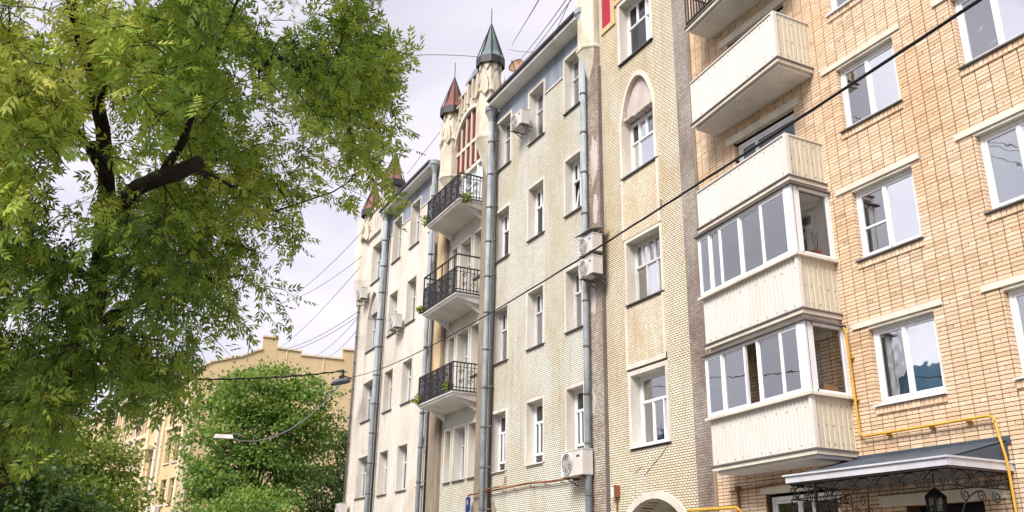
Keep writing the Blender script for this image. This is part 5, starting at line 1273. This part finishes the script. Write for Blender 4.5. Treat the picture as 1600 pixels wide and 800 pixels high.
# ---- farther trees: trunk, limbs and a crown of leaf clumps
def crown_tree(name, label, base, h, blobs, mat, leaf, n, seed, cat='tree', trunk=True, group=None, tb=.5, clump=.55):
    rng = np.random.default_rng(seed); t = thing(name, label, cat, base, 0, group)
    bl = np.array(blobs, float); vol = (bl[:, 3]*bl[:, 4]*bl[:, 5]); pick = rng.choice(len(bl), n//40, p=vol/vol.sum())
    c = bl[pick]; d = rng.normal(size=(len(c), 3)); d /= np.linalg.norm(d, axis=1, keepdims=True); rr = rng.uniform(.35, 1.18, (len(c), 1))**.6
    cc = c[:, :3]+d*rr*c[:, 3:6]; k = 40
    P = np.repeat(cc, k, axis=0); q = rng.normal(size=P.shape)*clump*np.array([1, 1, .38])*np.repeat(rng.uniform(.6, 1.3, (len(cc), 1)), k, axis=0); P = P+q
    tc_ = np.repeat(rng.normal(size=len(cc))*.17, k); ctr = np.mean(bl[:, :3], axis=0)
    tn = np.clip(tb+tc_+rng.normal(size=len(P))*.13, 0, 1)
    D = (P-ctr); D /= np.linalg.norm(D, axis=1, keepdims=True)+1e-9; D = D*.6+rng.normal(size=P.shape)*.7; D[:, 2] -= .3
    T = (np.array([(0, 0, 0), (.45, .34, .03), (1, 0, -.12), (.45, -.34, .03)]), np.array([(0, 1, 2), (0, 2, 3)]))
    V, Fc, Ti = scatter(T, P, frames(D, rng), rng.uniform(.7, 1.25, len(P))*leaf, tn)
    part('crown', leaf_mesh('crown', V, Fc, Ti, mat), None, t, kind='stuff')
    if trunk:
        b = Vector(base); m = MB(); top = Vector(ctr); r0 = max(.12, h*.018)
        m.tube([b-Vector((0, 0, .1)), b.lerp(top, .35)+Vector((.1, .05, 0)), b.lerp(top, .7), top], [r0, r0*.8, r0*.6, r0*.4], 8); part('trunk', m, 'bark_grey', t, smooth=True)
        m = MB()
        for j in range(len(bl)): s_ = b.lerp(top, .35+.5*((j*37) % 10)/10); e2 = Vector(bl[j, :3]); m.tube([s_, s_.lerp(e2, .5)+Vector((0, 0, .3)), e2], [r0*.42, r0*.25, r0*.1], 5)
        part('limbs', m, 'bark_grey', t, smooth=True)
    return t
def blobs_px(lst):                                   # x, y, distance, radius in metres
    res = []
    for x, y, d, r in lst: p = at(x, y, d); res.append((p.x, p.y, p.z, r, r*1.1, r*.8))
    return res
bl = blobs_px([(405, 620, 50, 2.0), (470, 630, 50, 1.7), (350, 650, 50, 1.7), (430, 680, 49.5, 2.0), (340, 700, 49, 1.6), (480, 680, 50, 1.2), (400, 740, 49, 2.0), (330, 745, 48.5, 1.4), (370, 605, 50.5, 1.1), (440, 600, 50.5, 1.2), (455, 735, 50, 1.3), (345, 800, 48, 1.8), (410, 815, 48, 2.0), (496, 640, 50, .8), (312, 690, 49.5, .7)])
b_ = at(400, 700, 50); crown_tree('maple_tree', 'full green maple standing before the ochre gable wall', (b_.x, b_.y, 0), 14, bl, 'leaf_mid', .21, 27000, 3, tb=.68, clump=.42)
bl = blobs_px([(530, 665, 57, 1.2), (520, 720, 57, 1.6), (540, 740, 57, 1.5), (510, 780, 56, 1.9), (535, 820, 56, 2.0), (548, 690, 57, 1.1)])
b_ = at(530, 760, 57); crown_tree('maple_tree', 'dark green tree between the ochre gable and the far corner of the old building', (b_.x, b_.y, 0), 11, bl, 'leaf_dark', .2, 12000, 4, tb=.42, clump=.42)
bl = blobs_px([(375, 790, 40, .9), (400, 800, 40, 1.0), (350, 815, 40, 1.1), (385, 840, 40, 1.4)])
b_ = at(380, 820, 40); crown_tree('maple_tree', 'bright young tree low in front of the green maple', (b_.x, b_.y, 0), 6, bl, 'leaf_mid', .16, 8000, 5, tb=.8, clump=.28)
bl = blobs_px([(120, 725, 33, 1.5), (165, 722, 33, .9), (85, 720, 33, 1.3), (40, 750, 33, 1.6), (150, 790, 32, 1.4), (90, 800, 32, 1.7), (185, 770, 33, .6), (-20, 760, 33, 2), (20, 820, 32, 2)])
b_ = at(100, 780, 33); crown_tree('linden_tree', 'lime green bushy tree at the bottom left below the near tree', (b_.x, b_.y, 0), 8, bl, 'leaf_lime', .14, 36000, 6, tb=.5, clump=.3)
bl = blobs_px([(20, 770, 21, .9), (60, 790, 21, .9), (-30, 740, 21, 1.2), (90, 815, 21, .8), (20, 840, 21, 1.4)])
b_ = at(30, 800, 21); crown_tree('dark_shrub', 'dark leafy shrub in the bottom left corner', (b_.x, b_.y, 0), 4, bl, 'leaf_dark', .13, 8000, 8, cat='shrub', tb=.4, clump=.25)
bl = blobs_px([(215, 790, 62, 1.2), (190, 800, 60, 2), (235, 815, 62, 1.5)])
# small weeds growing on the iron balconies
def weed(loc, lab, s=.3, seed=0):
    crown_tree('balcony_weed', lab, loc, .3, [(loc[0], loc[1], loc[2]+s*.5, s*.4, s*.35, s*.45)], 'leaf_lime', .12, 120, seed, 'plant', False, 'weeds on the iron balconies', .7, .08)
weed((-32.0, -.98, 7.85), 'tuft of weeds at the far end of the lowest iron balcony', .35, 21); weed((-32.05, -.98, 15.3), 'tuft of weeds at the far end of the topmost iron balcony', .35, 22); weed((-28.75, -.7, 15.1), 'tuft of weeds under the near end of the topmost iron balcony', .35, 23); weed((-32.05, -.95, 11.5), 'small weed at the far end of the middle iron balcony', .22, 24); weed((-29.2, -.9, 7.9), 'small weed behind the railing of the lowest iron balcony', .25, 25)
